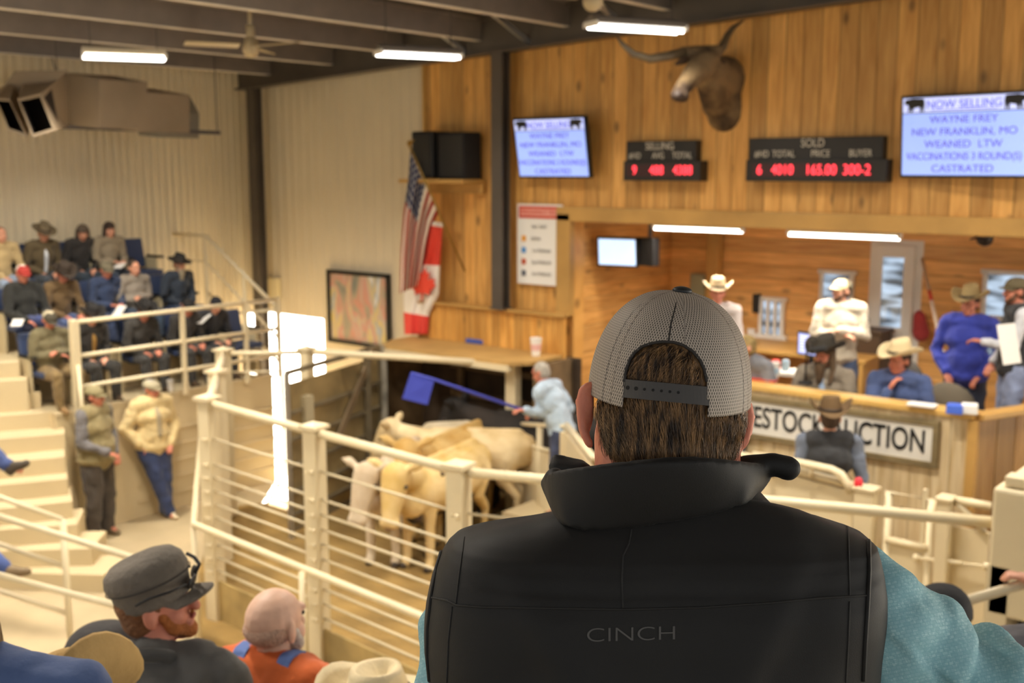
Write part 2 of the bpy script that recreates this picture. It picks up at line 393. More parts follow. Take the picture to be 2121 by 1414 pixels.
# counter
o = empty('auction_counter', (-4.5, 8.9, 0), 0, 'long cream boarded auction counter with pine ledge and lettered sign', 'counter')
cb = plank_mat('cream_boards', '#dccba4', 0, .15, 0, .75, .03)
MB().box((-4.27, 8.91, 1.08), (3.44, .1, 2.16)).build('front_panel', cb, o, world=True)
sd = Vector((.4, .92, 0)).normalized(); c0 = Vector((-2.54, 8.87, 0)); c1 = c0+sd*2.2
MB().bar(c0+Vector((0, .03, 1.08)), c1+Vector((0, 0, 1.08)), .06, 2.16).build('side_panel', plank_mat('brown_side_boards', '#9c773f', 1, .2, .3), o, world=True)
MB().box((-4.27, 8.93, 2.19), (3.5, .2, .05)).build('ledge', mat('pine_ledge', '#dcb163', .4, 0, .05, 20, .12, 3), o, world=True, bevel=.008)
MB().bar(c0+Vector((.02, .0, 2.19)), c1+Vector((0, 0, 2.19)), .14, .05).build('ledge', wood_p, o, world=True, bevel=.008)
MB().box((-2.53, 8.86, 1.08), (.07, .08, 2.16)).build('corner_trim', wood_p, o, world=True)
tag(MB().box((-4.35, 9.4, 1.88), (3.3, .75, .05)).box((-5.95, 9.4, 1.5), (.05, .7, .7)).box((-2.7, 9.4, 1.5), (.05, .6, .7)).build('auction_desk', ply, bevel=.006), 'plywood desk top behind the front counter where two men sit', 'desk')
# sign on counter
o = empty('counter_sign', (-4.2, 8.84, 1.7), 0, 'white framed sign board with large black lettering on the auction counter front', 'sign')
sx0, sx1, sz0, sz1 = -5.75, -2.83, 1.78, 2.07
MB().box(((sx0+sx1)/2, 8.845, (sz0+sz1)/2), (sx1-sx0, .02, sz1-sz0)).build('board', white, o, world=True)
f = MB(); t = .05; ry = 8.84
f.box(((sx0+sx1)/2, ry, sz1+t/2), (sx1-sx0+2*t, .04, t)).box(((sx0+sx1)/2, ry, sz0-t/2), (sx1-sx0+2*t, .04, t)).box((sx0-t/2, ry, (sz0+sz1)/2), (t, .04, sz1-sz0)).box((sx1+t/2, ry, (sz0+sz1)/2), (t, .04, sz1-sz0))
f.build('sign_frame', mat('grey_barnwood', '#83724f', .8, 0, .3, 40, .25, 8), o, world=True, bevel=.004)
text('LIVESTOCK AUCTION', .265, black, o, frame_m((-2.88, 8.832, 1.925), (1, 0, 0), (0, 0, 1)), align='RIGHT', sx=.67, bold=.004)
# ------------------------------------------------------------------ wall things
def quad_frame(cpx, cpy, Y, tilt, yaw):
    c = PY(cpx, cpy, Y); t = math.radians(tilt); a = math.radians(yaw)
    ux = Vector((math.cos(a), math.sin(a), 0)); nb = Vector((-math.sin(a), math.cos(a), 0))
    uy = Vector((0, 0, math.cos(t))) - nb*math.sin(t)
    return c, ux, uy, ux.cross(uy)     # normal toward the room is ux x uy -> -Y
scr = mat('lit_screen', '#8fa7ee', .3, emit=.62); scr2 = mat('lit_screen_pale', '#b9d2f5', .3, emit=.8); scrh = mat('lit_header', '#b7c0ee', .3, emit=.62)
tblue = mat('screen_text_blue', '#4a4cc8', .4, emit=.45); tpur = mat('screen_text_purple', '#5f50b0', .4, emit=.45)
def cow_icon(c, ux, uy, nz, s, flip):
    pts = [(-.5, .18), (-.42, .3), (-.3, .3), (-.1, .34), (.3, .32), (.46, .3), (.5, .1), (.47, -.3), (.42, -.3), (.4, -.02), (.34, -.3), (.27, -.3), (.26, -.06), (-.02, -.1), (-.1, -.3), (-.17, -.3), (-.18, -.08), (-.26, -.3), (-.32, -.3), (-.3, .02), (-.4, .06), (-.47, .05)]
    if not flip: pts = [(-a, b) for a, b in pts][::-1]
    return [c+ux*a*s+uy*b*s for a, b in pts]
def screen(cpx, cpy, Y, w, h, tilt, yaw, label, lines, z=1):
    c, ux, uy, n = quad_frame(cpx, cpy, Y, tilt, yaw)
    o = empty('wall_screen', c, 0, label, 'screen')
    M = Matrix((ux, uy, n)).transposed()
    MB().box(c-n*.03, (w+.05, h+.05, .06), M=M).build('housing', black, o, world=True, bevel=.006)
    MB().box(c+n*.003, (w, h, .008), M=M).build('display', scr, o, world=True)
    if not lines: return o
    MB().box(c+n*.006+uy*h*.405, (w, h*.19, .006), M=M).build('header_bar', scrh, o, world=True)
    MB().bar(c+n*.01+uy*h*.305-ux*w*.5, c+n*.01+uy*h*.305+ux*w*.5, .008, .004, up=n).build('header_line', black, o, world=True)
    for sg in (-1, 1):
        MB().plate(cow_icon(c+n*.010+ux*sg*w*.4+uy*h*.40, ux, uy, n, w*.17, sg < 0), n, .003).build('cow_picture', black, o, world=True)
    fm = Matrix((ux, uy, n)).transposed().to_4x4()
    def T(s, sz, dy, m, sx=1.0):
        fm2 = fm.copy(); fm2.translation = c+n*.011+uy*dy*h; text(s, sz*h, m, o, fm2, sx=sx)
    T('NOW SELLING', .15, .40, tblue); MB().bar(c+n*.011+uy*h*.335-ux*w*.26, c+n*.011+uy*h*.335+ux*w*.26, .006, .003, up=n).build('underline', tblue, o, world=True)
    for k, s in enumerate(lines): T(s, .135, .21-k*.157, tpur, .86 if len(s) > 18 else 1.1)
    MB().box(c-n*.12, (.3, .3, .14), M=M).build('wall_bracket', steel, o, world=True)
    return o
LN = ['WAYNE FREY', 'NEW FRANKLIN, MO', 'WEANED  LTW', 'VACCINATIONS 3 ROUND(S)', 'CASTRATED']
screen(1141, 306, 10.5, 1.03, .66, 10, -2, 'left blue lit sale screen tilted on the pine wall beside the steel column', LN)
screen(1995, 281, 10.55, 1.17, .71, 4, -8, 'large blue lit sale screen at the top right of the pine wall', LN)

led = mat('red_led', '#ff3b48', .4, emit=1.6); brd = mat('scoreboard_black', '#1f1b17', .5); wtx = mat('board_lettering', '#cfc6b6', .6)
def score(x0, x1, ytop, ybot, label, title, cols, digits, x2):
    a = PY(x0, ybot, 10.62); b = PY(x1, ytop, 10.62); w = b.x-a.x; h = b.z-a.z; cx = (a.x+b.x)/2; cz = (a.z+b.z)/2
    o = empty('scoreboard', (cx, 10.62, a.z), 0, label, 'scoreboard')
    MB().box((cx, 10.71, cz+h*.0), (w, .16, h)).build('housing', brd, o, world=True, bevel=.008)
    e = (PY(x2, ybot, 10.6)).x
    MB().box(((a.x+e)/2+.0, 10.66, a.z+h*.24), (e-a.x, .16, h*.5)).build('led_housing', brd, o, world=True, bevel=.006)
    f = lambda x, z: frame_m((x, 10.572, z), (1, 0, 0), (0, 0, 1))
    f2 = lambda x, z: frame_m((x, 10.615, z), (1, 0, 0), (0, 0, 1))
    text(title, h*.27, wtx, o, f2(cx, a.z+h*.86), sx=.85)
    for s, u in cols: text(s, h*.225, wtx, o, f2(a.x+u*w, a.z+h*.62), sx=.8)
    MB().box((a.x+w*.5, 10.577, a.z+h*.25), (w*.9, .006, h*.3)).build('led_window', mat('led_window', '#3a120d', .3), o, world=True)
    for s, u in digits:
        t = text(s, h*.33, led, o, f(a.x+u*w, a.z+h*.25), name='led_digits', ext=.003, sx=.85)
score(1295, 1441, 290, 373, 'small black board headed selling with red digits beside the longhorn head', 'SELLING', [('#HD', .14), ('AVG', .48), ('TOTAL', .82)], [('9', .17), ('488', .49), ('4388', .86)], 1452)
score(1548, 1829, 281, 374, 'wide black board headed sold with four columns of red digits', 'SOLD', [('#HD', .11), ('TOTAL', .28), ('PRICE', .56), ('BUYER', .85)], [('6', .11), ('4010', .29), ('165.00', .58), ('300-2', .84)], 1837)

# speaker, shelf
o = empty('loudspeaker', (-9.55, 10.5, 4.0), 0, 'black boxy loudspeaker cluster on the pine wall shelf', 'speaker')
MB().box((-9.83, 10.51, 4.28), (.36, .36, .58)).build('cabinet', black, o, world=True, bevel=.02)
MB().box((-9.38, 10.53, 4.26), (.5, .30, .58), rz=-.12).build('cabinet', dk, o, world=True, bevel=.02)
MB().box((-9.83, 10.325, 4.28), (.3, .01, .5)).build('grille', mat('speaker_grille', '#2a2826', .7, 0, .5, 300), o, world=True)
MB().box((-9.38, 10.375, 4.26), (.42, .01, .5), rz=-.12).build('grille', MATS['speaker_grille'], o, world=True)
o = tag(MB().box((-9.65, 10.5, 3.95), (1.1, .45, .05)).box((-9.65, 10.68, 3.86), (1.1, .06, .13)).build('wall_shelf', wood_p, bevel=.005), 'pine shelf under the black loudspeaker', 'shelf')
# pregnancy test sign
a = PY(1071, 586, 10.68); b = PY(1165, 424, 10.68); w, h = b.x-a.x, b.z-a.z; cx = (a.x+b.x)/2
o = empty('paper_sign', (cx, 10.68, a.z), 0, 'white notice with red heading and coloured squares on the pine wall', 'sign')
MB().box((cx, 10.69, a.z+h/2), (w, .01, h)).build('board', mat('sign_white', '#efece6', .5), o, world=True)
red = mat('sign_red', '#d2452f', .5)
MB().box((cx, 10.682, a.z+h*.9), (w*.92, .006, h*.15)).build('heading_band', red, o, world=True)
MB().box((cx, 10.680, a.z+h*.9), (w*.84, .006, h*.09)).build('heading_panel', mat('sign_pink', '#e9a293', .5), o, world=True)
fs = lambda x, z: frame_m((x, 10.676, z), (1, 0, 0), (0, 0, 1))
text('PREGNANCY TEST', h*.075, red, o, fs(cx, a.z+h*.9), sx=.92)
gtx = mat('sign_grey_text', '#a3a09c', .6)
text('NO TEST', h*.06, gtx, o, fs(cx, a.z+h*.72))
for k, (s, cc) in enumerate((('OPEN', '#e8a02a'), ('1st PERIOD', '#4b92d6'), ('2nd PERIOD', '#c4542a'), ('3rd PERIOD', '#5a5f6b'))):
    z = a.z+h*(.57-.145*k)
    MB().box((a.x+w*.15, 10.682, z), (w*.09, .006, h*.07)).build('colour_square', mat('square_'+cc[1:], cc, .5), o, world=True)
    text(s, h*.06, gtx, o, fs(a.x+w*(.42 if k == 0 else .55), z))
# framed poster
def art_mat(name):
    m = bpy.data.materials.new(name); m.use_nodes = True; nt = m.node_tree; b = nt.nodes['Principled BSDF']; N = nt.nodes.new; L = nt.links.new
    tc = N('ShaderNodeTexCoord'); n = N('ShaderNodeTexNoise'); n.inputs['Scale'].default_value = 2.2; n.inputs['Detail'].default_value = 4; n.inputs['Distortion'].default_value = 1.2
    mp = N('ShaderNodeMapping'); mp.inputs['Rotation'].default_value = (0, .7, 0); mp.inputs['Scale'].default_value = (1.6, 1, .7); L(tc.outputs['Object'], mp.inputs[0]); L(mp.outputs[0], n.inputs['Vector'])
    r = N('ShaderNodeValToRGB'); e = r.color_ramp.elements; e[0].position = .3; e[0].color = lin('#7b8079'); e[1].position = .72; e[1].color = lin('#dcdad5')
    for p, c in ((.4, '#a69c86'), (.46, '#c98f7c'), (.52, '#b9aba0'), (.58, '#cfb974'), (.64, '#9aa3ae')):
        q = e.new(p); q.color = lin(c)
    L(n.outputs['Fac'], r.inputs[0]); L(r.outputs[0], b.inputs['Base Color']); b.inputs['Roughness'].default_value = .35; return m
a = PY(682, 712, 10.72); b = PY(801, 572, 10.72); cx = (a.x+b.x)/2; cz = (a.z+b.z)/2+.03; w = b.x-a.x; h = 1.0
o = empty('framed_poster', (cx, 10.72, cz-h/2), 0, 'black framed colourful poster on the beige wall left of the flags', 'picture')
MB().box((cx, 10.76, cz), (w, .03, h)).build('poster_sheet', art_mat('poster_art'), o, world=True)
f = MB(); t = .05
f.box((cx, 10.74, cz+h/2), (w+t, .05, t)).box((cx, 10.74, cz-h/2), (w+t, .05, t)).box((cx-w/2, 10.74, cz), (t, .05, h)).box((cx+w/2, 10.74, cz), (t, .05, h))
f.build('frame', black, o, world=True)
c = PY(566, 598, 10.76); tag(MB().box(c, (.3, .06, .34)).build('switch_box', mat('box_cream', '#e5d5a8', .5), bevel=.01), 'small cream electrical box beside the dark corner column', 'box')

# ------------------------------------------------------------------ flags
def flag_us():
    m = bpy.data.materials.new('stars_and_stripes'); m.use_nodes = True; nt = m.node_tree; b = nt.nodes['Principled BSDF']; N = nt.nodes.new; L = nt.links.new
    uv = N('ShaderNodeUVMap'); s = N('ShaderNodeSeparateXYZ'); L(uv.outputs[0], s.inputs[0])
    def mt(op, a, bb=None):
        n = N('ShaderNodeMath'); n.operation = op
        for i, v in enumerate((a, bb)):
            if v is None: continue
            if isinstance(v, (int, float)): n.inputs[i].default_value = v
            else: L(v, n.inputs[i])
        return n.outputs[0]
    st = mt('GREATER_THAN', mt('MODULO', mt('MULTIPLY', s.outputs[0], 13), 2.0), 1.0)
    mx = N('ShaderNodeMix'); mx.data_type = 'RGBA'; L(st, mx.inputs['Factor']); mx.inputs['A'].default_value = lin('#a8362a'); mx.inputs['B'].default_value = lin('#e2d8c6')
    can = mt('MULTIPLY', mt('LESS_THAN', s.outputs[0], 7/13), mt('LESS_THAN', s.outputs[1], .42))
    su = mt('SUBTRACT', mt('FRACT', mt('MULTIPLY', s.outputs[0], 11)), .5); sv = mt('SUBTRACT', mt('FRACT', mt('MULTIPLY', s.outputs[1], 14)), .5)
    star = mt('LESS_THAN', mt('ADD', mt('MULTIPLY', su, su), mt('MULTIPLY', sv, sv)), .045)
    cm = N('ShaderNodeMix'); cm.data_type = 'RGBA'; L(star, cm.inputs['Factor']); cm.inputs['A'].default_value = lin('#3a3f5c'); cm.inputs['B'].default_value = lin('#d8d4cc')
    fx = N('ShaderNodeMix'); fx.data_type = 'RGBA'; L(can, fx.inputs['Factor']); L(mx.outputs['Result'], fx.inputs['A']); L(cm.outputs['Result'], fx.inputs['B'])
    L(fx.outputs['Result'], b.inputs['Base Color']); b.inputs['Roughness'].default_value = .8; return m
def cloth(left, right, Y, m, parent, nu=26, nv=40, rip=.05, waves=3, name='cloth', yslope=0):
    def lerp(pts, t):
        t *= len(pts)-1; i = min(int(t), len(pts)-2); f = t-i; return (pts[i][0]*(1-f)+pts[i+1][0]*f, pts[i][1]*(1-f)+pts[i+1][1]*f)
    vs = []; uvs = []
    for j in range(nv+1):
        for i in range(nu+1):
            u, v = i/nu, j/nv; a = lerp(left, v); b = lerp(right, v)
            px, py = a[0]*(1-u)+b[0]*u, a[1]*(1-u)+b[1]*u
            vs.append(PY(px, py, Y+rip*math.sin(u*waves*6.28+v*1.5)*min(1, v*3+.15)+.02*math.sin(v*5)+yslope*u)); uvs.append((u, v))
    fs = [(j*(nu+1)+i, j*(nu+1)+i+1, (j+1)*(nu+1)+i+1, (j+1)*(nu+1)+i) for j in range(nv) for i in range(nu)]
    mb = MB().add(vs, fs); o = mb.build(name, m, parent, world=True, smooth=True)
    uvl = o.data.uv_layers.new(name='UVMap')
    for l in o.data.loops: uvl.data[l.index].uv = uvs[l.vertex_index]
    o.modifiers.new('so', 'SOLIDIFY').thickness = .004; PEND.append(o)
    return o
pt = PY(848, 302, 10.0); pb = PY(963, 562, 10.66)
o = empty('flag', pb, 0, 'stars and stripes flag hanging from a slanted pole on the pine wall corner', 'flag')
MB().tube([pb, pt], .014, 10).build('pole', mat('brass_pole', '#9c7d3c', .4, .6), o, world=True, smooth=True)
q = MB().ell(pt+Vector((0, 0, .03)), (.03, .03, .04)); q.plate([pt+Vector((-.07, 0, .03)), pt+Vector((0, 0, .05)), pt+Vector((.08, 0, .08)), pt+Vector((.03, 0, .02))], (0, 1, 0), .012)
q.build('finial', mat('gold_finial', '#a07a34', .4, .6), o, world=True, smooth=True)
cloth([(850, 310), (846, 370), (836, 440), (830, 520), (828, 608)], [(909, 440), (893, 470), (884, 510), (876, 555), (868, 590)], 10.15, flag_us(), o, yslope=.35)
o = empty('flag', PY(915, 460, 10.5), 0, 'red and white maple leaf flag hanging limp beside the pine wall corner', 'flag')
def flag_ca():
    m = bpy.data.materials.new('maple_flag'); m.use_nodes = True; nt = m.node_tree; b = nt.nodes['Principled BSDF']; N = nt.nodes.new; L = nt.links.new
    uv = N('ShaderNodeUVMap'); s = N('ShaderNodeSeparateXYZ'); L(uv.outputs[0], s.inputs[0])
    r = N('ShaderNodeValToRGB'); r.color_ramp.interpolation = 'CONSTANT'; e = r.color_ramp.elements; e[0].color = lin('#e0d8c8'); e[1].position = .03; e[1].color = lin('#d8412e')
    q = e.new(.31); q.color = lin('#ece4d8'); q = e.new(.78); q.color = lin('#e2453a')
    L(s.outputs[1], r.inputs[0]); L(r.outputs[0], b.inputs['Base Color']); b.inputs['Roughness'].default_value = .8; return m
cloth([(884, 456), (874, 530), (836, 600), (836, 640), (838, 692)], [(917, 462), (913, 530), (909, 610), (889, 650), (886, 692)], 10.5, flag_ca(), o, nu=20, rip=.03, waves=2)
lf = [(0, .5), (.1, .32), (.2, .36), (.15, .1), (.27, .22), (.3, .15), (.45, .18), (.4, .05), (.5, -.02), (.28, -.2), (.3, -.28), (.03, -.24), (.03, -.45), (-.03, -.45), (-.03, -.24), (-.3, -.28), (-.28, -.2), (-.5, -.02), (-.4, .05), (-.45, .18), (-.3, .15), (-.27, .22), (-.15, .1), (-.2, .36), (-.1, .32)]
MB().plate([PY(876+a*52+b*8, 590-b*72, 10.42) for a, b in lf], (0, 1, 0), .012).build('maple_leaf', mat('leaf_red', '#dc4630', .8), o, world=True)

# ------------------------------------------------------------------ lights, fans, duct
tube_m = mat('lit_tube', '#fffaf0', .4, emit=6)
def roofz_(x): return roofz(x)
def fixture(a, b, label, watt, body='#d8cdb4', wide=.3, ntube=2, drop=None, name='fluorescent_light', lampz=None, group=None):
    a, b = Vector(a), Vector(b); c = (a+b)/2; d = (b-a); L_ = d.length; rz = math.atan2(d.y, d.x)
    o = empty(name, c, rz, label, 'light', group)
    MB().box((0, 0, .05), (L_, wide, .05)).box((0, 0, .08), (L_, wide*.4, .04)).build('housing', mat('fixture_body_'+body[1:], body, .5), o, bevel=.01)
    q = MB()
    for k in range(ntube):
        y = (k-(ntube-1)/2)*wide/(ntube)*.9
        MB().tube([(-L_*.49, y, .0), (L_*.49, y, .0)], .02, 10).build('tube', tube_m, o, smooth=True)
    for s in (-1, 1): MB().box((s*L_*.49, 0, .02), (.03, wide, .05)).build('end_cap', white, o)
    if drop or c.z > 5: drop = roofz(c.x)-c.z
    if drop:
        for s in (-1, 1): MB().tube([(s*L_*.4, 0, .09), (s*L_*.4, 0, drop)], .006, 6).build('hanger', steel, o)
    lamp(c+Vector((0, 0, -.04)), L_, wide, rz, watt)
    return o
fixture(P(170, 113, 11.6), P(343, 126, 11.9), 'bright long fluorescent light hanging at the upper left over the seats', LAMPW*.8, wide=.34, ntube=3, drop=.35)
for a, b, lb in ((P(782, 110, 11.5), P(950, 122, 11.9), 'twin tube light hanging in front of the rafter above the flags'), (P(1222, 53, 10.0), P(1410, 68, 10.4), 'twin tube light hanging above the longhorn head')):
    fixture(a, b, lb, LAMPW*.3, body='#6b635a', wide=.24, ntube=2, drop=.3)
fixture((-6.9, 11.15, 3.42), (-5.75, 11.15, 3.42), 'single bright tube under the timber header at the left of the auction box', 19, wide=.08, ntube=1, drop=.17)
fixture((-5.15, 11.0, 3.42), (-3.95, 11.0, 3.42), 'single bright tube under the timber header at the right of the auction box', 19, wide=.08, ntube=1, drop=.17)
# more fixtures hang over the ring and stands beyond the frame
for k, (x, y, z, wt) in enumerate(((-7.5, 5.0, 5.9, 1.6), (-3.5, 6.5, 6.0, 1.5), (-4.5, 2.2, 6.0, 1.1), (-10.5, 4.2, 5.7, 1.7), (-1.2, 8.2, 6.1, 1.3), (-4.6, -.3, 6.0, .7))):
    fixture((x-.6, y, z), (x+.6, y, z), 'ceiling strip light out of the frame over the ring', LAMPW*wt, ntube=2, group='strip lights beyond the frame')
def fan(c, blades, label, col, R_=.62, rod=.5, wide=.14):
    c = Vector(c); o = empty('ceiling_fan', c, 0, label, 'fan'); m = mat('fan_'+col[1:], col, .5)
    q = MB(); q.cap((0, 0, 0), (0, 0, .07), .09, .07, 16); q.build('motor', m, o, smooth=True)
    MB().tube([(0, 0, .1), (0, 0, rod)], .022, 10).tube([(0, 0, .1), (0, 0, .24)], .045, 10).build('rod', m, o, smooth=True)
    for a in blades:
        a = math.radians(a); M = Matrix.Rotation(a, 3, 'Z') @ Matrix.Rotation(.2, 3, 'X')
        b = MB().box(Vector((math.cos(a), math.sin(a), 0))*(R_/2+.12)+Vector((0, 0, .03)), (R_, wide, .012), M=M); b.build('blade', m, o, bevel=.004)
fan(P(520, 102, 11.5), (5, 125, 245), 'pale ceiling fan near the corner column above the seats', '#b5a482', R_=.55)
fan(P(1228, 2, 9.5), (0, 120, 240), 'pale ceiling fan cut off by the top edge of the photo', '#b8a988', R_=.62)
fan(PY(2040, 492, 11.9), (10, 100, 190, 280), 'black ceiling fan in the auction box at the far right', '#2a201a', R_=.55, rod=.22)

# duct heater
dm = mat('duct_metal', '#a5937a', .5, .3, .05, 10, .12, 2); dg_ = mat('duct_grey', '#8b8474', .5, .3)
o = empty('duct_unit', (-12.9, 7.6, 4.6), 0, 'large tan sheet metal duct with twin outlets hanging by the corrugated wall', 'duct')
def hexa(px, Z0, dz, name, m):
    """px polygon at depth Z0 extruded away"""
    pts = [P(x, y, Z0) for x, y in px]; away = Vector((0, 1, 0))
    return MB().plate(pts, away, dz).build(name, m, o, world=True, bevel=.006)
hexa([(138, 150), (206, 163), (206, 265), (142, 258)], 13.3, .65, 'trunk', dm)
hexa([(206, 176), (286, 190), (286, 272), (206, 264)], 13.7, .75, 'trunk', dm)
hexa([(286, 190), (309, 192), (330, 232), (329, 285), (286, 280)], 14.0, .6, 'end_cap', dg_)
def hood(front, Zf, back, Zb):
    A = [P(x, y, Zf) for x, y in front]; B = [P(x, y, Zb) for x, y in back]
    q = MB(); n = 4
    ins = [A[i]*.86+sum(A, Vector())/4*.14 for i in range(4)]; deep = [i_*.6+b_*.4 for i_, b_ in zip(ins, B)]
    q.add(A+B, [(i, (i+1) % 4, 4+(i+1) % 4, 4+i) for i in range(4)]+[(7, 6, 5, 4)])
    q.add(A+ins, [(i, (i+1) % 4, 4+(i+1) % 4, 4+i) for i in range(4)])
    h_ = q.build('outlet_hood', dm, o, world=True)
    MB().add(ins+deep, [(i, (i+1) % 4, 4+(i+1) % 4, 4+i) for i in range(4)]+[(4, 5, 6, 7)]).build('throat', mat('duct_throat', '#2c2118', .8), o, world=True)
hood([(36, 205), (84, 194), (114, 270), (68, 284)], 12.2, [(55, 158), (138, 150), (142, 262), (100, 270)], 13.3)
hood([(-10, 203), (20, 205), (56, 283), (18, 270)], 12.3, [(-10, 190), (35, 153), (70, 240), (20, 250)], 13.4)
MB().plate([P(x, y, 12.9) for x, y in ((0, 190), (30, 153), (138, 150), (88, 194), (36, 205))], (0, 0.2, 1), .03).build('top_sheet', dm, o, world=True)
o = empty('hanging_rail', (-12.4, 8.2, 4.55), 0, 'thin dark rail hung from rods under the duct', 'rail')
MB().bar(P(118, 262, 13.2), P(455, 275, 14.6), .05, .05).build('rail', steel, o, world=True)
a = P(450, 273, 14.6); MB().tube([a, Vector((a.x, a.y, roofz(a.x)))], .008, 6).build('hanger', steel, o, world=True)
a = P(125, 262, 13.2); MB().tube([a, Vector((a.x, a.y, roofz(a.x)))], .008, 6).build('hanger', steel, o, world=True)
tag(MB().tube([P(90, 85, 13.5), P(105, 110, 13.5), P(116, 150, 13.5)], .008, 6).build('cable', steel), 'thin dark cable running down to the duct', 'cable')
a = PX(10, 100, -13.6); tag(MB().box(a, (.3, 1.0, .05)).build('wall_lamp', mat('fixture_body_d8cdb4', '#d8cdb4')), 'unlit pale fixture at the top left beside the corrugated wall', 'light')

# ------------------------------------------------------------------ longhorn mount
hide = None
def hide_mat(name, c1, c2, sc=5, lo=.42, hi=.58):
    m = bpy.data.materials.new(name); m.use_nodes = True; nt = m.node_tree; b = nt.nodes['Principled BSDF']; N = nt.nodes.new; L = nt.links.new
    tc = N('ShaderNodeTexCoord'); n = N('ShaderNodeTexNoise'); n.inputs['Scale'].default_value = sc; n.inputs['Detail'].default_value = 7; L(tc.outputs['Object'], n.inputs['Vector'])
    r = N('ShaderNodeValToRGB'); r.color_ramp.elements[0].position = lo; r.color_ramp.elements[0].color = lin(c1); r.color_ramp.elements[1].position = hi; r.color_ramp.elements[1].color = lin(c2)
    L(n.outputs['Fac'], r.inputs[0]); L(r.outputs[0], b.inputs['Base Color']); b.inputs['Roughness'].default_value = .85
    n2 = N('ShaderNodeTexNoise'); n2.inputs['Scale'].default_value = 60; L(tc.outputs['Object'], n2.inputs['Vector'])
    bp = N('ShaderNodeBump'); bp.inputs['Strength'].default_value = .5; bp.inputs['Distance'].default_value = .01; L(n2.outputs['Fac'], bp.inputs['Height']); L(bp.outputs[0], b.inputs['Normal']); return m
o = empty('longhorn_mount', PY(1500, 200, 10.75), 0, 'mounted longhorn steer head with wide curved horns on the pine wall', 'animal mount')
q = MB()
ZW = 11.85
q.cap(P(1506, 165, ZW), P(1508, 232, ZW), .26, .235); q.cap(P(1512, 245, ZW+.05), P(1508, 298, ZW+.1), .17, .04)
q.cap(P(1502, 165, ZW-.1), P(1468, 145, 11.25), .25, .16); q.cap(P(1490, 215, ZW-.1), P(1465, 170, 11.3), .19, .12)
q.cap(P(1462, 128, 11.15), P(1440, 150, 11.0), .15, .12); q.cap(P(1440, 150, 11.0), P(1408, 190, 10.75), .12, .075); q.cap(P(1404, 196, 10.72), P(1414, 199, 10.72), .075, .07)
q.cap(P(1415, 108, 11.1), P(1490, 104, 11.15), .06, .06)
q.build('head_and_neck', hide_mat('longhorn_hide', '#453526', '#8a7250', 2.6), o, world=True, voxel=.022, sm=6)
hornm = mat('horn', '#6f6049', .4, 0, .1, 20, .3, 5)
MB().tube([P(1420, 108, 11.1), P(1385, 116, 11.0), P(1345, 122, 10.9), P(1312, 112, 10.85), P(1290, 92, 10.85), P(1276, 74, 10.85)], [.05, .047, .042, .034, .024, .008], 12).build('horn', hornm, o, world=True, smooth=True)
MB().tube([P(1488, 106, 11.15), P(1498, 95, 11.2), P(1506, 75, 11.25), P(1518, 58, 11.3), P(1540, 42, 11.35)], [.05, .045, .036, .026, .008], 12).build('horn', hornm, o, world=True, smooth=True)
MB().ell(P(1437, 146, 10.9), (.028, .028, .028)).build('eye', eye_m, o, world=True, smooth=True)
for a, b in ((P(1470, 118, 11.2), P(1500, 128, 11.15)), (P(1418, 124, 11.05), P(1402, 132, 10.98))):
    MB().cap(a, b, .04, .02).build('ear', mat('ear_dark', '#54402f', .8), o, world=True, smooth=True)
MB().ell(P(1403, 198, 10.68), (.06, .05, .05)).build('muzzle', mat('muzzle_dark', '#3a2c24', .6), o, world=True, smooth=True)
# hanging monitor in the box
c, ux, uy, n = quad_frame(1278, 522, 11.15, 6, 12)
o = empty('hanging_monitor', c, 0, 'small lit monitor hanging in the left corner of the auction box', 'screen')
M3 = Matrix((ux, uy, n)).transposed(); MB().box(c-n*.03, (.52, .36, .06), M=M3).build('housing', black, o, world=True, bevel=.005); MB().box(c+n*.003, (.47, .31, .006), M=M3).build('display', scr2, o, world=True)
c, ux, uy, n = quad_frame(1337, 521, 11.3, 0, -8)
o = empty('hanging_monitor', c, 0, 'dark back of a second monitor hanging beside the small lit one', 'screen')
M3 = Matrix((ux, uy, n)).transposed(); MB().box(c, (.34, .33, .12), M=M3).build('housing', black, o, world=True, bevel=.01)
MB().box(c+Vector((0, .1, .3)), (.04, .04, .7)).build('ceiling_arm', steel, o, world=True)
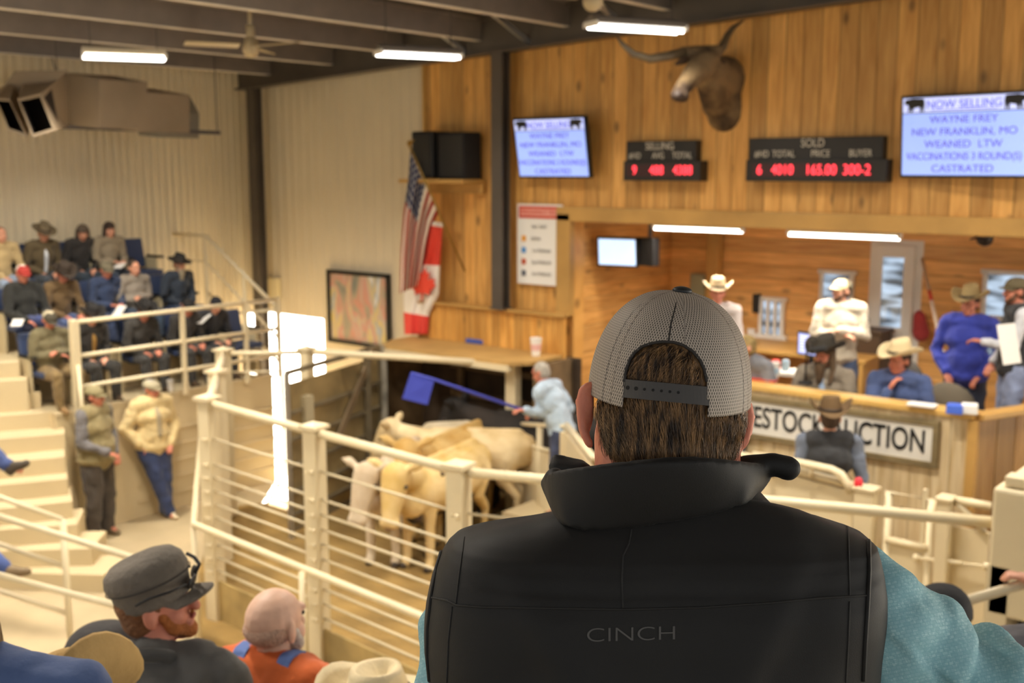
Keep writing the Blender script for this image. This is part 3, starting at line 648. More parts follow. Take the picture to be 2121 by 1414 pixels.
# ------------------------------------------------------------------ ring
dq = MB().prism([(-8.3, 5.5), (-5, 5.3), (-1.8, 6.6), (-2.2, 8.1), (-5.5, 8.0), (-8.0, 9.8), (-7.8, 10.6), (-10.1, 10.6), (-10.1, 9.6), (-11.0, 7.9)], 0, .02)
tag(dq.build('ring_dirt', dirt), 'brown sawdust and dirt covering the sale ring floor', 'dirt', kind='stuff')
def fence(name, pts, label, ztop=2.05, cables=(1.72, 1.49, 1.365, 1.24, 1.115, .99, .865, .74, .615, .49), kick=.38, posts=None, pw=.13, rail=.035, cat='fence', bolts=True, cable_to=None):
    base = Vector(pts[0]); o = empty(name, (base.x, base.y, 0), 0, label, cat)
    for i, p in enumerate(pts):
        if posts and i not in posts: continue
        x, y = p[0], p[1]; zt = p[2] if len(p) > 2 else ztop
        po = MB().box((x, y, zt/2), (pw, pw, zt), rz=YAW*.2).box((x, y, zt+.015), (pw+.05, pw+.05, .03), rz=YAW*.2).add([(x-.06, y-.06, zt+.03), (x+.06, y-.06, zt+.03), (x+.06, y+.06, zt+.03), (x-.06, y+.06, zt+.03), (x, y, zt+.06)], [(0, 1, 4), (1, 2, 4), (2, 3, 4), (3, 0, 4)]).build('post', cream, o, world=True); OM[po.name] = OM[o.name]
        if bolts and cables:
            q = MB()
            for z in cables: q.ell((x+.045, y-.075, z), (.02, .014, .02), n=8, m=5); q.ell((x-.0, y-.075, z), (.012, .01, .012), n=8, m=5)
            q.build('bolt_row', cream, po, world=True, smooth=True)
    for i in range(len(pts)-1):
        a, b = Vector(pts[i][:2]).to_3d(), Vector(pts[i+1][:2]).to_3d()
        za = pts[i][2] if len(pts[i]) > 2 else ztop; zb = pts[i+1][2] if len(pts[i+1]) > 2 else ztop
        MB().tube([a+Vector((0, 0, za-.03)), b+Vector((0, 0, zb-.03))], rail, 14).build('top_rail', cream, o, world=True, smooth=True)
        if cable_to is not None and i >= cable_to: continue
        for z in cables: MB().tube([a+Vector((0, 0, z)), b+Vector((0, 0, z))], .011, 8).build('cable', mat('cable_paint', '#cbbd9c', .45, .1), o, world=True, smooth=True)
        if kick: MB().bar(a+Vector((0, 0, kick/2+.02)), b+Vector((0, 0, kick/2+.02)), .02, kick).build('kick_panel', mat('muddy_panel', '#b39a62', .7, 0, .1, 10, .35, 3), o, world=True)
    return o
A_ = G(430, 827, 2.07); B_ = G(650, 887, 2.06); C_ = G(950, 967, 2.05); D_ = G(2060, 1072, 2.05)
E_ = C_.lerp(D_, .38)
fence('ring_fence', [A_[:2]+(2.07,), B_[:2]+(2.06,), C_[:2]+(2.05,), E_[:2], D_[:2]], 'cream pipe and cable ring fence nearest the viewer with square capped posts', posts=(0, 1, 2, 3), cable_to=3)
P4 = G(462, 727, 2.0); P6 = G(635, 724, 2.0); PM = G(431, 772, 2.0)
mid = A_.lerp(P4, .5)
fence('ring_fence', [A_[:2]+(2.05,), mid[:2]+(2.03,), P4[:2]+(2.0,)], 'cream ring fence side running away to the tall far post', posts=(1, 2), kick=.3, cables=(1.6, 1.3, 1.0, .7, .45))
fence('ring_fence', [P4[:2]+(2.0,), P6[:2]+(2.0,)], 'short back section of the ring fence near the bright doorway', posts=(1,), cables=(1.75,), kick=0, pw=.12, rail=.028, bolts=False)
Pb = Vector((-8.12, 10.05, 0)); zt = 1.84
o = empty('entry_frame', Pb, 0, 'tall cream gate post and header rail at the right of the cattle entrance', 'gate frame')
MB().box((Pb.x, Pb.y, zt/2), (.15, .12, zt)).box((Pb.x, Pb.y, zt+.015), (.19, .17, .03)).build('post', cream, o, world=True, bevel=.005)
MB().tube([Pb+Vector((0, 0, zt-.02)), Vector((P6.x, P6.y, 1.98))], .04, 12).build('header_rail', cream, o, world=True, smooth=True)
o = tag(MB().box((-9.98, 9.7, .95), (.1, .1, 1.9)).build('hinge_post', mat('worn_white', '#b8b2a2', .6, .1, .2, 20, .3, 8)), 'worn pale hinge post at the left of the cattle entrance', 'post')
# swung open dark gate
a = Vector((-9.42, 7.72, 0)); b = Vector((-9.95, 9.62, 0)); d = (b-a).normalized()
gm = mat('dirty_gate_sheet', '#9a865c', .7, .2, .25, 8, .4, 2.5); gf = mat('dirty_gate_frame', '#857960', .6, .3, .2, 14, .3, 4)
o = empty('swing_gate', a, 0, 'dirty dark steel gate with diagonal brace standing open at the cattle entrance', 'gate')
MB().bar(a+Vector((0, 0, .95)), b+Vector((0, 0, .95)), .02, 1.65).build('sheet', gm, o, world=True)
f = MB()
for p in (a, b): f.box((p.x, p.y, .98), (.05, .05, 1.85))
for z in (1.9, .12): f.bar(a+Vector((0, 0, z)), b+Vector((0, 0, z)), .05, .05)
f.build('gate_frame', gf, o, world=True)
nn = Vector((d.y, -d.x, 0))*.035
for z in (1.45, 1.15, .85, .55, .3): MB().bar(a+nn+Vector((0, 0, z)), b+nn+Vector((0, 0, z)), .03, .04).build('rail', gf, o, world=True)
MB().bar(a+nn*1.6+d*.9+Vector((0, 0, .95)), a+nn*1.6+d*1.75+Vector((0, 0, 1.88)), .03, .09).build('diagonal_brace', mat('brace_tan', '#8a765a', .6, .2, .1, 9, .2, 4), o, world=True)
MB().bar(a+nn*1.6+d*1.6+Vector((0, 0, .3)), a+nn*1.6+d*1.6+Vector((0, 0, 1.88)), .05, .08).build('upright', gf, o, world=True)
MB().box(a+nn*1.2+d*.3+Vector((0, 0, 1.4)), (.12, .12, .4)).build('latch_plate', mat('latch_cream', '#a99e80', .6), o, world=True)
MB().tube([a+Vector((0, 0, .0)), a+Vector((0, 0, 1.9))], .03, 10).build('drop_rod', chrome, o, world=True)
# panels right of the entry post
o = empty('steel_fence', (-7.9, 9.8, 0), 0, 'cream steel ring panel with small opening beside the entry post', 'panel')
q1, q2 = Vector((-8.0, 9.95, 0)), Vector((-6.75, 9.25, 0))
z1 = 1.14
MB().bar(q1+Vector((0, 0, .45)), q2+Vector((0, 0, .63)), .03, .9).build('sheet', cream, o, world=True)
f = MB(); f.tube([q1+Vector((0, 0, .0)), q1+Vector((0, 0, z1)), q2+Vector((0, 0, 1.42)), q2], .03, 10); f.bar(q1+Vector((0, 0, .92)), q2+Vector((0, 0, 1.1)), .04, .04); qm = q1.lerp(q2, .5); f.bar(qm, qm+Vector((0, 0, 1.26)), .05, .05)
f.build('tube_frame', cream, o, world=True, smooth=True)
o = empty('steel_fence', (-7.3, 9.4, 0), 0, 'solid cream steel ring panel between the entry and the black vest man', 'panel')
q3 = Vector((-5.6, 8.1, 0))
MB().bar(q2+Vector((0, 0, .7)), q3+Vector((0, 0, .75)), .04, 1.3).build('sheet', cream, o, world=True)
MB().tube([q2+Vector((0, 0, 1.43)), q3+Vector((0, 0, 1.5))], .035, 10).build('top_rail', cream, o, world=True, smooth=True)
MB().box((q2.x, q2.y, .68), (.1, .1, 1.36)).build('post', cream, o, world=True)
# right part of the ring in front of the counter
YR = 8.05
def yr(x, y, Y=YR): return PY(x, y, Y)
o = empty('steel_fence', (-4.4, YR, 0), 0, 'cream sheet panel with rounded guard rail in front of the counter sign', 'panel')
a = yr(1480, 928); b = yr(1768, 1006)
b.z = min(b.z, a.z)
q = MB().plate([(a.x, YR, a.z-.05), (b.x, YR, b.z-.05), (b.x, YR, .05), (a.x, YR, .05)], (0, 1, 0), .03); q.build('sheet', cream, o, world=True)
MB().tube([a, b], .035, 12).build('top_rail', cream, o, world=True, smooth=True)
MB().tube([(a.x, YR-.04, a.z-.45), (b.x, YR-.04, b.z-.45)], .02, 12).build('middle_rail', cream, o, world=True, smooth=True)
MB().tube([yr(1560, 942, 8.0), yr(1655, 958, 8.0), yr(1722, 972, 8.0), yr(1742, 982, 8.0), yr(1754, 1000, 8.0), yr(1764, 1022, 8.0)], .032, 12).build('guard_rail', cream, o, world=True, smooth=True)
for x in (1600, 1680): MB().tube([yr(x, 962, 8.0), yr(x, 990, 8.0)], .02, 8).build('guard_stub', cream, o, world=True, smooth=True)
def postx(x0, x1, ytop, label, zb=0):
    a = yr(x0, ytop, 8.0); b = yr(x1, ytop, 8.0); q = MB().box(((a.x+b.x)/2, 8.0, a.z/2), (b.x-a.x, .12, a.z)); q.box(((a.x+b.x)/2, 8.0, a.z+.012), (b.x-a.x+.03, .15, .025))
    tag(q.build('gate_post', cream, bevel=.006), label, 'post')
postx(1776, 1814, 1010, 'cream gate post with a red cap knob beside the man in black hat')
postx(1947, 1973, 1032, 'cream gate post left of the tall cream steel box')
MB_r = yr(1778, 1001, 7.98); tag(MB().cap(MB_r, MB_r+Vector((0, 0, .02)), .035, .03).build('red_ball', mat('bright_red', '#e0303c', .4), smooth=True), 'round red knob on top of the cream gate post', 'ball')
o = empty('narrow_gate', yr(1890, 1200), 0, 'narrow cream gate with an open upper window in front of the counter', 'gate')
g0 = yr(1842, 1018); g1 = yr(1936, 1040); g1.x -= .02; zt = g0.z
MB().tube([(g0.x, YR, 0.1), (g0.x, YR, zt), (g1.x, YR, zt), (g1.x, YR, .1)], .03, 10).build('tube_frame', cream, o, world=True, smooth=True)
MB().box(((g0.x+g1.x)/2, YR, .72), (g1.x-g0.x, .03, 1.2)).build('sheet', cream, o, world=True)
MB().tube([(g0.x, YR-.02, 1.34), (g1.x, YR-.02, 1.34)], .03, 10).build('middle_rail', cream, o, world=True, smooth=True)
MB().box((g1.x-.05, YR, 1.55), (.03, .04, .45)).build('bar', cream, o, world=True)
o = empty('steel_fence', (-2.1, YR, 0), 0, 'cream sheet panel with slanted brace beside the tall cream steel box', 'panel')
a = yr(1978, 1035); b = yr(2052, 1050)
MB().tube([a, (b.x, YR, a.z)], .03, 10).build('top_rail', cream, o, world=True, smooth=True)
MB().tube([a, a+Vector((.22, 0, -.2))], .025, 10).build('brace', creamd, o, world=True, smooth=True)
MB().box(((a.x+b.x)/2, YR+.02, (a.z-.2)/2), (b.x-a.x, .03, a.z-.2)).build('sheet', cream, o, world=True)
o = empty('latch_rod', yr(1970, 1165, 7.9), 0, 'thin galvanised latch rod across the cream panels', 'latch')
MB().tube([yr(1897, 1155, 8.0), yr(1992, 1166, 8.0)], .016, 8).tube([yr(1992, 1166, 8.0), yr(2042, 1172, 8.0)], .009, 8).build('rod', cream, o, world=True, smooth=True)
MB().ell(yr(1898, 1155, 8.0), (.03, .03, .03)).ell(yr(2042, 1172, 8.0), (.025, .03, .03)).build('knob', cream, o, world=True, smooth=True)
o = empty('steel_box', (-1.2, 7.3, 0), 0, 'tall cream steel ring enclosure at the right edge with a dark door slot', 'box')
bx0, bx1, by0, by1, bz = -1.76, .6, 6.62, 8.0, 2.27
MB().box(((bx0+bx1)/2, (by0+by1)/2, bz/2+.75), (bx1-bx0, by1-by0, bz-1.5+.0)).build('upper_shell', cream, o, world=True, bevel=.02)
MB().box((bx0+.06, (by0+by1)/2, .9), (.12, by1-by0, 1.8)).build('corner_post', cream, o, world=True)
MB().box((bx0+.5, by0+.3, .75), (.8, .04, 1.5)).build('back_panel', dk, o, world=True)
MB().box((bx0+.85, by0+.1, .78), (1.15, .04, 1.52)).build('door', cream, o, world=True)
MB().box((bx0+.22, by0+.1, bz+.04), (.34, .12, .06)).build('cap_plate', cream, o, world=True, bevel=.008)
# walkway rail
o = empty('walkway_rail', (-8, 5.3, 0), 0, 'cream hand rail along the walkway just outside the ring fence', 'handrail')
r0 = G(401, 1085, 1.08); r1 = G(415, 905, 1.08); r2 = G(880, 1279, 1.08); r3 = r2+(r2-r0)*.9
MB().tube([r1, r0, r2, r3], .027, 12).build('top_rail', cream, o, world=True, smooth=True)
for p in (r0, G(625, 1185, 1.08), r3, r1): MB().tube([Vector((p.x, p.y, 0)), p], .024, 10).build('post', cream, o, world=True, smooth=True)

# ------------------------------------------------------------------ stands on the left
wallm = mat('platform_paint', '#d0be98', .6, 0, .06, 20, .08, 1.2); tread = mat('tread_paint', '#cdbb94', .55, 0, .06, 20, .06, 1.5)
PXf = -11.45; T1, T2, T3 = 1.40, 1.85, 2.30
o = empty('seating_platform', (-12, 7.6, 0), 0, 'cream painted stepped seating platform along the corrugated wall', 'platform')
q = MB().box(((PXf-12.35)/2, 7.645, T1/2), (.9, 3.01, T1)); q.box((PXf-.04, 7.645, T1+.02), (.1, 3.03, .04))
q.build('lower_tier', wallm, o, world=True)
MB().box((-12.75, 7.65, T2/2), (.8, 3.1, T2)).build('middle_tier', wallm, o, world=True)
MB().box((-13.49, 7.65, T3/2), (.69, 3.1, T3)).build('upper_tier', wallm, o, world=True)
for k in range(5): MB().box((PXf+.012, 8.12, .2+k*.2), (.02, 2.05, .025)).build('rib', wallm, o, world=True)
# stairs
u_ = Vector((-.88, .47, 0)); n_ = Vector((.47, .88, 0))
o = empty('staircase', (-10.5, 5.2, 0), 0, 'cream painted concrete stairs climbing to the seats at the left', 'stairs')
R_ = [(215, 1190, .18, 1.9), (190, 1135, .36, 1.9), (160, 1085, .54, 1.8), (150, 1037, .72, 1.8), (140, 990, .9, 1.8), (135, 945, 1.08, 1.7), (135, 897, 1.26, 1.7), (135, 850, 1.44, 1.6), (84, 812, 1.62, 1.4), (57, 785, 1.80, 1.2), (40, 748, 1.98, 1.0)]
for k, (x, y, z, wd) in enumerate(R_):
    p = G(x, y, z); dpt = .55 if k < 10 else .9
    if k < 3: uu = Matrix.Rotation(math.radians(-(3-k)*9), 3, 'Z') @ u_; n2 = Matrix.Rotation(math.radians(-(3-k)*9), 3, 'Z') @ n_
    else: uu, n2 = u_, n_
    MB().prism([tuple(p)[:2], tuple(p-n2*wd)[:2], tuple(p-n2*wd+uu*dpt)[:2], tuple(p+uu*dpt)[:2]], 0, z).build('step', tread, o, world=True, bevel=.008)
# platform guard rail
rm = cream
o = empty('guard_rail', (PXf, 6.2, 0), 0, 'cream pipe guard rail in front of the lowest row of seats', 'handrail')
def gx(x, y): return PX(x, y, PXf+.06)
za, zb, zc = 2.46, 2.05, 1.70
y0, y1 = gx(152, 660).y, gx(576, 638).y; ym = gx(377, 655).y
MB().box((PXf+.06, y0, za/2), (.09, .09, za)).build('corner_post', rm, o, world=True, bevel=.01)
for z in (za-.03, zb, zc): MB().tube([(PXf+.06, y0, z), (PXf+.06, y1, z)], .025, 12).build('rail', rm, o, world=True, smooth=True)
for y in (ym, y1, (ym+y1)/2+.2): MB().box((PXf+.06, y, (za+T1)/2), (.05, .05, za-T1)).build('post', rm, o, world=True)
MB().tube([(PXf+.3, y0-.1, 1.1), (PXf+.3, y0-.1, 1.6), (PXf+.1, y0, 1.95)], .02, 10).tube([(PXf+.3, y0-.1, .2), (PXf+.3, y0-.1, 1.1)], .018, 8).build('stair_grab_rail', rm, o, world=True, smooth=True)
# upper stair rail
o = empty('stair_rail', (-13, 9.35, 0), 0, 'cream pipe stair rail sloping down from the top row to the doorway', 'handrail')
def gy(x, y): return PY(x, y, 9.4)
c1, c2, c3, c4 = gy(353, 484), gy(425, 488), gy(505, 560), gy(578, 641)
MB().tube([c1, c2, c4], .026, 12).build('top_rail', rm, o, world=True, smooth=True)
MB().tube([gy(353, 534), gy(425, 541), gy(578, 702)], .018, 10).tube([gy(425, 600), gy(578, 750)], .018, 10).build('lower_rail', rm, o, world=True, smooth=True)
for p, zb_ in ((c1, 0), (c2, 0), (c3, 0), (c4, 0)): MB().tube([(p.x, p.y, zb_), p], .024, 10).build('post', rm, o, world=True, smooth=True)
MB().tube([gy(425, 655), gy(578, 640)], .018, 8).build('cross_rail', rm, o, world=True, smooth=True)
# lower left hand rails
o = empty('stair_handrail', P(130, 1200, 9), 0, 'cream three bar hand rail ending in a post by the lower stairs', 'handrail')
e = P(130, 1076, 9.0); s0 = P(-200, 956, 9.0)
for dz in (0, .40, .80):
    MB().tube([e-Vector((0, 0, dz)), P(-200, 958+dz*250, 9.3)], .022, 10).build('rail', rm, o, world=True, smooth=True)
MB().tube([(e.x, e.y, 0), e], .027, 10).build('post', rm, o, world=True, smooth=True)
o = empty('stand_handrail', P(200, 1200, 7.6), 0, 'long cream two bar hand rail passing behind the man in the grey cap', 'handrail')
for ya, yb in ((1076, 1172), (1200, 1278)):
    MB().tube([P(-60, ya-25, 8.0), P(330, yb, 7.6)], .024, 10).build('rail', rm, o, world=True, smooth=True)
e = P(330, 1172, 7.6); MB().tube([(e.x, e.y, 0), e], .027, 10).build('post', rm, o, world=True, smooth=True)
e = P(-60, 1051, 8.0); MB().tube([(e.x, e.y, 0), e], .027, 10).build('post', rm, o, world=True, smooth=True)
# front right rail
o = empty('front_rail', P(2050, 1240, 4.5), 0, 'cream hand rail gripped by a hand at the lower right edge', 'handrail')
f0, f1 = P(1900, 1274, 4.3), P(2260, 1168, 4.3)
MB().tube([f0, f1], .02, 12).build('rail', rm, o, world=True, smooth=True)
for p in (f0, f1): MB().tube([(p.x, p.y, 0), p], .02, 10).build('post', rm, o, world=True, smooth=True)
RAILPT = f0.lerp(f1, (2100-1900)/360)
# viewer terraces
tm = mat('terrace_concrete', '#a89878', .8)
tag(MB().prism([(-1.9, .2), (-1.2, 2.4), (3.2, 1.2), (3.2, -2), (-1.9, -2)], 0, 2.25).build('viewer_terrace', tm), 'concrete terrace carrying the man in the black vest', 'platform')
tag(MB().prism([(-4.6, 1.0), (-3.4, 3.0), (-1.22, 2.42), (-1.92, .2), (-1.92, -2), (-4.6, -2)], 0, 1.72).build('viewer_terrace', tm), 'lower concrete terrace carrying the grey capped man and the bald man', 'platform')

# ------------------------------------------------------------------ seats
blue = mat('seat_blue', '#33405f', .5, 0, .1, 40); blued = mat('seat_shell', '#c9ba95', .5)
def make_seat():
    o = empty('auditorium_seat', (0, 0, 0))
    o['category'] = 'seat'; o['group'] = 'blue flip seats in the left stands'
    M = Matrix.Rotation(.2, 3, 'X')
    MB().box((0, .02, .42), (.42, .42, .07)).build('seat', blue, o, bevel=.02)
    MB().box((0, -.25, .66), (.42, .06, .40), M=M).build('backrest', blue, o, bevel=.02)
    for s in (-1, 1):
        MB().box((s*.235, -.1, .3), (.035, .3, .6)).build('side_frame', blued, o, bevel=.006)
        MB().box((s*.235, 0, .62), (.05, .36, .03)).build('armrest', black, o, bevel=.006)
    return o
bake_pending()
seat0 = make_seat(); bake_pending()
FIRST = [True]
def seat(x, y, z, rz, label):
    if FIRST[0]: r = seat0; FIRST[0] = False
    else:
        r = seat0.copy(); COL.objects.link(r)
        for ch in seat0.children:
            c = ch.copy(); COL.objects.link(c); c.parent = r
    r.location = (x, y, z); r.rotation_euler = (0, 0, rz); r['label'] = label
    return r
# ------------------------------------------------------------------ people
def Rz(a): return Matrix.Rotation(math.radians(a), 3, 'Z')
def Rx(a): return Matrix.Rotation(math.radians(a), 3, 'X')
def Ry(a): return Matrix.Rotation(math.radians(a), 3, 'Y')
def make_hand(mb, w, d, side, s, curl=.5, up=None):
    """palm + five fingers leaving wrist w along direction d"""
    d = Vector(d).normalized(); up = Vector(up) if up is not None else Vector((0, 0, 1))
    if abs(d.dot(up)) > .93: up = Vector((0, 1, 0))
    lat = d.cross(up).normalized(); nrm = lat.cross(d).normalized()   # nrm = back of hand
    c = w+d*.045*s
    M = Matrix((lat, d, nrm)).transposed(); mb.ell(c, (.040*s, .052*s, .018*s), M, 12, 8)
    for k in range(4):
        b = w+d*.085*s+lat*(k-1.5)*.02*s; L1 = (.036, .04, .038, .03)[k if side > 0 else 3-k]*s
        p1 = b+(d*math.cos(curl*.6)-nrm*math.sin(curl*.6))*L1; p2 = p1+(d*math.cos(curl*1.7)-nrm*math.sin(curl*1.7))*L1*.9
        mb.cap(b-d*.02*s, p1, .0098*s, .0092*s, 8); mb.cap(p1, p2, .0092*s, .008*s, 8)
    t0 = w+d*.03*s-lat*side*.032*s; t1 = t0+(d*.7-lat*side*.7-nrm*.2)*.035*s; t2 = t1+(d*.9-nrm*.4)*.028*s
    mb.cap(t0, t1, .0125*s, .011*s, 8); mb.cap(t1, t2, .011*s, .009*s, 8)
def cowboy_hat(o, Mh, c, s, col, band='#3a2d22', curl=.06, tall=.115, tilt=0, name='hat'):
    m = mat('felt_'+col[1:], col, .85, 0, .25, 40, .12, 8)
    n = 28; R3 = Mh @ Rx(tilt)
    def prt(fn_list, nm, mm):
        q = MB().loft([[R3 @ Vector(p)*s+c for p in r] for r in fn_list], True, True); return q.build(nm, mm, o, smooth=True)
    top = []; 
    def ringc(a, b, z, sad=0):
        return [(a*math.cos(t), b*math.sin(t), z+sad*abs(math.cos(t))**2.2-.3*sad*abs(math.sin(t))**2) for t in [2*math.pi*k/n for k in range(n)]]
    rings = []
    for (a, b, z, sd) in ((.083, .102, -.004, 0), (.125, .15, -.004, curl*.3), (.155, .185, .0, curl*.8), (.165, .20, .006, curl*1.25), (.166, .201, .012, curl*1.3), (.152, .184, .008, curl*.85), (.12, .145, .004, curl*.3), (.088, .108, .004, 0)):
        rings.append(ringc(a, b, z, sd))
    hat = [r for r in rings]
    for k in range(7):
        f = k/6; a = .088-.022*f**1.6; b = .108-.024*f**1.4
        hat.append([(a*math.cos(t)*(1-.18*f*max(0, math.sin(t))), b*math.sin(t), .004+tall*s*0+tall*f*(1+.10*math.sin(t)*-1)) for t in [2*math.pi*j/n for j in range(n)]])
    hat.append([(x*.72, y*.86, z-.004) for x, y, z in hat[-1]]); hat.append([(x*.35, y*.8, z-.028) for x, y, z in hat[-1]])
    h_ = prt(hat, name, m)
    bb = [[(a*math.cos(t), b*math.sin(t), z) for t in [2*math.pi*j/n for j in range(n)]] for a, b, z in ((.0885, .1085, .006), (.0905, .1105, .008), (.0895, .1095, .03), (.0865, .1065, .031))]
    q = MB().loft([[R3 @ Vector(p)*s+c for p in r] for r in bb], True, False); b_ = q.build('hat_band', mat('band_'+band[1:], band, .6), h_, smooth=True)
    return h_
def ball_cap(o, Mh, c, s, col, col2=None, flat=False, back=None):
    m = mat('cap_'+col[1:], col, .85, 0, .3, 30, .15, 12); m2 = m if not col2 else mat('cap_'+col2[1:], col2, .85, 0, .3, 30, .12, 12)
    n = 28; rings = []
    for k in range(9):
        ph = k/8*1.5; r = math.cos(ph)**(.8 if not flat else .6); rings.append([Vector((.090*r*math.cos(t)*(1.1 if flat else 1), .110*r*math.sin(t)*(1.06 if flat else 1), .092*math.sin(ph)*(.82 if flat else 1)-.012)) for t in [2*math.pi*j/n for j in range(n)]])
    q = MB().loft([[Mh @ p*s+c for p in r] for r in rings], True, True); cap_ = q.build('cap', m, o, smooth=True)
    if col2:   # front panel in another colour
        fr = [[p*1.012+Vector((0, .001, 0)) for i, p in enumerate(r) if p.y >= -1e-6 or i == 0][:n//2+1] for r in rings[:-1]]
        k0 = min(len(r) for r in fr); fr = [r[:k0] for r in fr]
        MB().loft([[Mh @ p*s+c for p in r] for r in fr], False, False).build('front_panel', m2, cap_, smooth=True)
    b = []
    for zz in (.0, .006):
        row = []
        for j in range(13):
            t = math.pi*(.08+.84*j/12); row.append((math.cos(t), math.sin(t), zz))
        b.append(row)
    L_ = .065 if not flat else .05; vs = []; 
    for zz in (0, .006):
        for i in range(5):
            f = i/4
            for (cx_, cy_, _) in b[0]:
                vs.append(Mh @ Vector((.088*cx_*(1-.12*f), .092*cy_+L_*f*cy_**.6, zz-.008-.02*abs(cx_)**2*f-.010*f))*s+c)
    fs = []
    for L0 in (0, 65):
        for i in range(4):
            for j in range(12): fs.append((L0+i*13+j, L0+i*13+j+1, L0+(i+1)*13+j+1, L0+(i+1)*13+j))
    for j in range(12): fs.append((52+j, 53+j, 65+53+j, 65+52+j))
    MB().add(vs, fs).build('bill', m2, cap_, smooth=True)
    return cap_
POSE = {}
def person(label, loc, rz, pose='sit', s=1.0, top='#333333', pants='#2f3a55', boots='#5a4630', sk=None, hat=None, hair='#4a3524', beard=None, arms='lap', lean=0, yaw=0, pit=0, roll=0, girth=1.0, over=None, wover=None, vest=None, collar=None, longhair=False, bald=False, voxel=.0105, group=None, hatkw=None, legs=True, shirt=None, cross=False, cloth_vox=.014, hairm=None, bulk=.022):
    over = over or {}; sk = sk or skin
    o = empty('person', loc, math.radians(rz), label, 'person', group); inv = OM[o.name].inverted()
    V = Vector; L = {}
    def lp(p):   # lean about the pelvis
        p = V(p); piv = V((0, 0, L['pel'].z)); return piv + Rx(-lean) @ (p-piv)
    if pose == 'sit':
        L['pel'] = V((0, 0, .52))*s; base = L['pel'].z-.52*s
        for sd, nme in ((1, 'r'), (-1, 'l')):
            L['hip_'+nme] = V((sd*.09, .03, .51))*s; L['kn_'+nme] = V((sd*.15, .46, .50))*s; L['an_'+nme] = V((sd*.13, .48, .09))*s
        if cross: L['kn_r'] = V((.02, .47, .60))*s; L['an_r'] = V((-.25, .55, .45))*s
        up = -.43
    else:
        L['pel'] = V((0, 0, .95))*s
        for sd, nme in ((1, 'r'), (-1, 'l')):
            L['hip_'+nme] = V((sd*.09, 0, .92))*s; L['kn_'+nme] = V((sd*.11, .03, .50))*s; L['an_'+nme] = V((sd*.12, 0, .09))*s
        if cross: L['kn_r'] = V((.0, .06, .5))*s; L['an_r'] = V((-.12, .08, .08))*s
        up = 0
    z = lambda h: (h+up)*s
    L['belly'] = lp((0, 0, z(1.08))); L['chest'] = lp((0, .0, z(1.29))); L['neck'] = lp((0, -.005, z(1.48))); hc = lp((0, .018, z(1.617)))
    hc = L['neck'] + (hc-L['neck'])
    L['sh_r'] = lp((.192*s, 0, z(1.44))); L['sh_l'] = lp((-.192*s, 0, z(1.44)))
    A = {'down': ((.26, -.02, 1.14), (.25, .07, .88)), 'lap': ((.26, .03, 1.15), (.12, .26, 1.03)), 'fold': ((.26, .04, 1.16), (-.02, .19, 1.17)), 'hips': ((.33, -.05, 1.17), (.2, .05, .98)),
         'table': ((.28, .12, 1.14), (.14, .36, 1.12)), 'chin': ((.2, .25, 1.12), (.06, .17, 1.4)), 'read': ((.24, .08, 1.16), (.09, .3, 1.18)), 'knees': ((.27, .12, 1.13), (.13, .38, 1.0)), 'behind': ((.28, -.08, 1.15), (.15, -.15, .95)), 'belt': ((.3, -.03, 1.15), (.15, .14, .95))}
    am = arms if isinstance(arms, tuple) else (arms, arms)
    for sd, nme, ar in ((-1, 'l', am[0]), (1, 'r', am[1])):
        e, wv = A[ar]; L['el_'+nme] = lp((sd*e[0]*s, e[1]*s, z(e[2]))); L['wr_'+nme] = lp((sd*wv[0]*s, wv[1]*s, z(wv[2])))
        if ar == 'fold' and sd < 0: L['wr_'+nme] += V((0, .04, .05))*s
        if pose == 'sit' and ar in ('lap', 'knees'): L['wr_'+nme].z = max(L['wr_'+nme].z, .60*s)
    for k, p in over.items(): L[k] = V(p)*s
    for k, p in (wover or {}).items(): L[k] = inv @ V(p)
    Mh = Rz(-yaw) @ Rx(-pit) @ Ry(roll)
    H_ = lambda p: Mh @ (V(p)*s)+hc
    c_ = .0
    # --- one continuous body
    q = MB(); g = girth
    q.ell(H_((0, -.008, .022)), (.074*s, .092*s, .088*s), Mh); q.cap(H_((0, .02, -.03)), H_((0, .052, -.078)), .052*s, .036*s); q.cap(H_((-.03, .045, -.03)), H_((.03, .045, -.03)), .035*s, .035*s, 10)
    q.cap(H_((0, .085, .012)), H_((0, .102, -.026)), .012*s, .017*s, 8); q.cap(H_((-.035, .074, .038)), H_((.035, .074, .038)), .014*s, .014*s, 8); q.cap(H_((-.02, .078, -.062)), H_((.02, .078, -.062)), .014*s, .014*s, 8)
    for sd in (-1, 1): q.ell(H_((sd*.077, -.012, -.005)), (.012*s, .02*s, .034*s), Mh @ Rz(sd*20))
    q.cap(L['neck']-V((0, 0, .06))*s, hc-V((0, .012, .05))*s, .058*s, .05*s)
    def torso(q, a):
        q.ell(L['pel'], (.155*s*g+a, .115*s*g+a, .12*s)); q.cap(L['pel'], L['belly'], .115*s*g+a, .118*s*g**1.2+a, 16); q.ell(L['belly'], (.15*s*g+a, .115*s*g**1.4+a, .15*s)); q.ell(L['chest'], (.17*s*g**.7+a, .115*s*g**.6+a, .165*s), Rx(-lean))
        q.cap(L['belly'], L['chest'], .12*s*g+a, .115*s+a, 16); q.cap(L['sh_l']*.8+L['sh_r']*.2, L['sh_r']*.8+L['sh_l']*.2, .068*s+a, .068*s+a); q.cap(L['chest'], L['neck']-V((0, 0, .03))*s, .1*s+a, .06*s+a)
    def arm(q, n, a, cut=1.0):
        w_ = L['el_'+n].lerp(L['wr_'+n], cut); q.cap(L['sh_'+n], L['el_'+n], .052*s+a, .041*s+a); q.cap(L['el_'+n], w_, .041*s+a, .029*s+a)
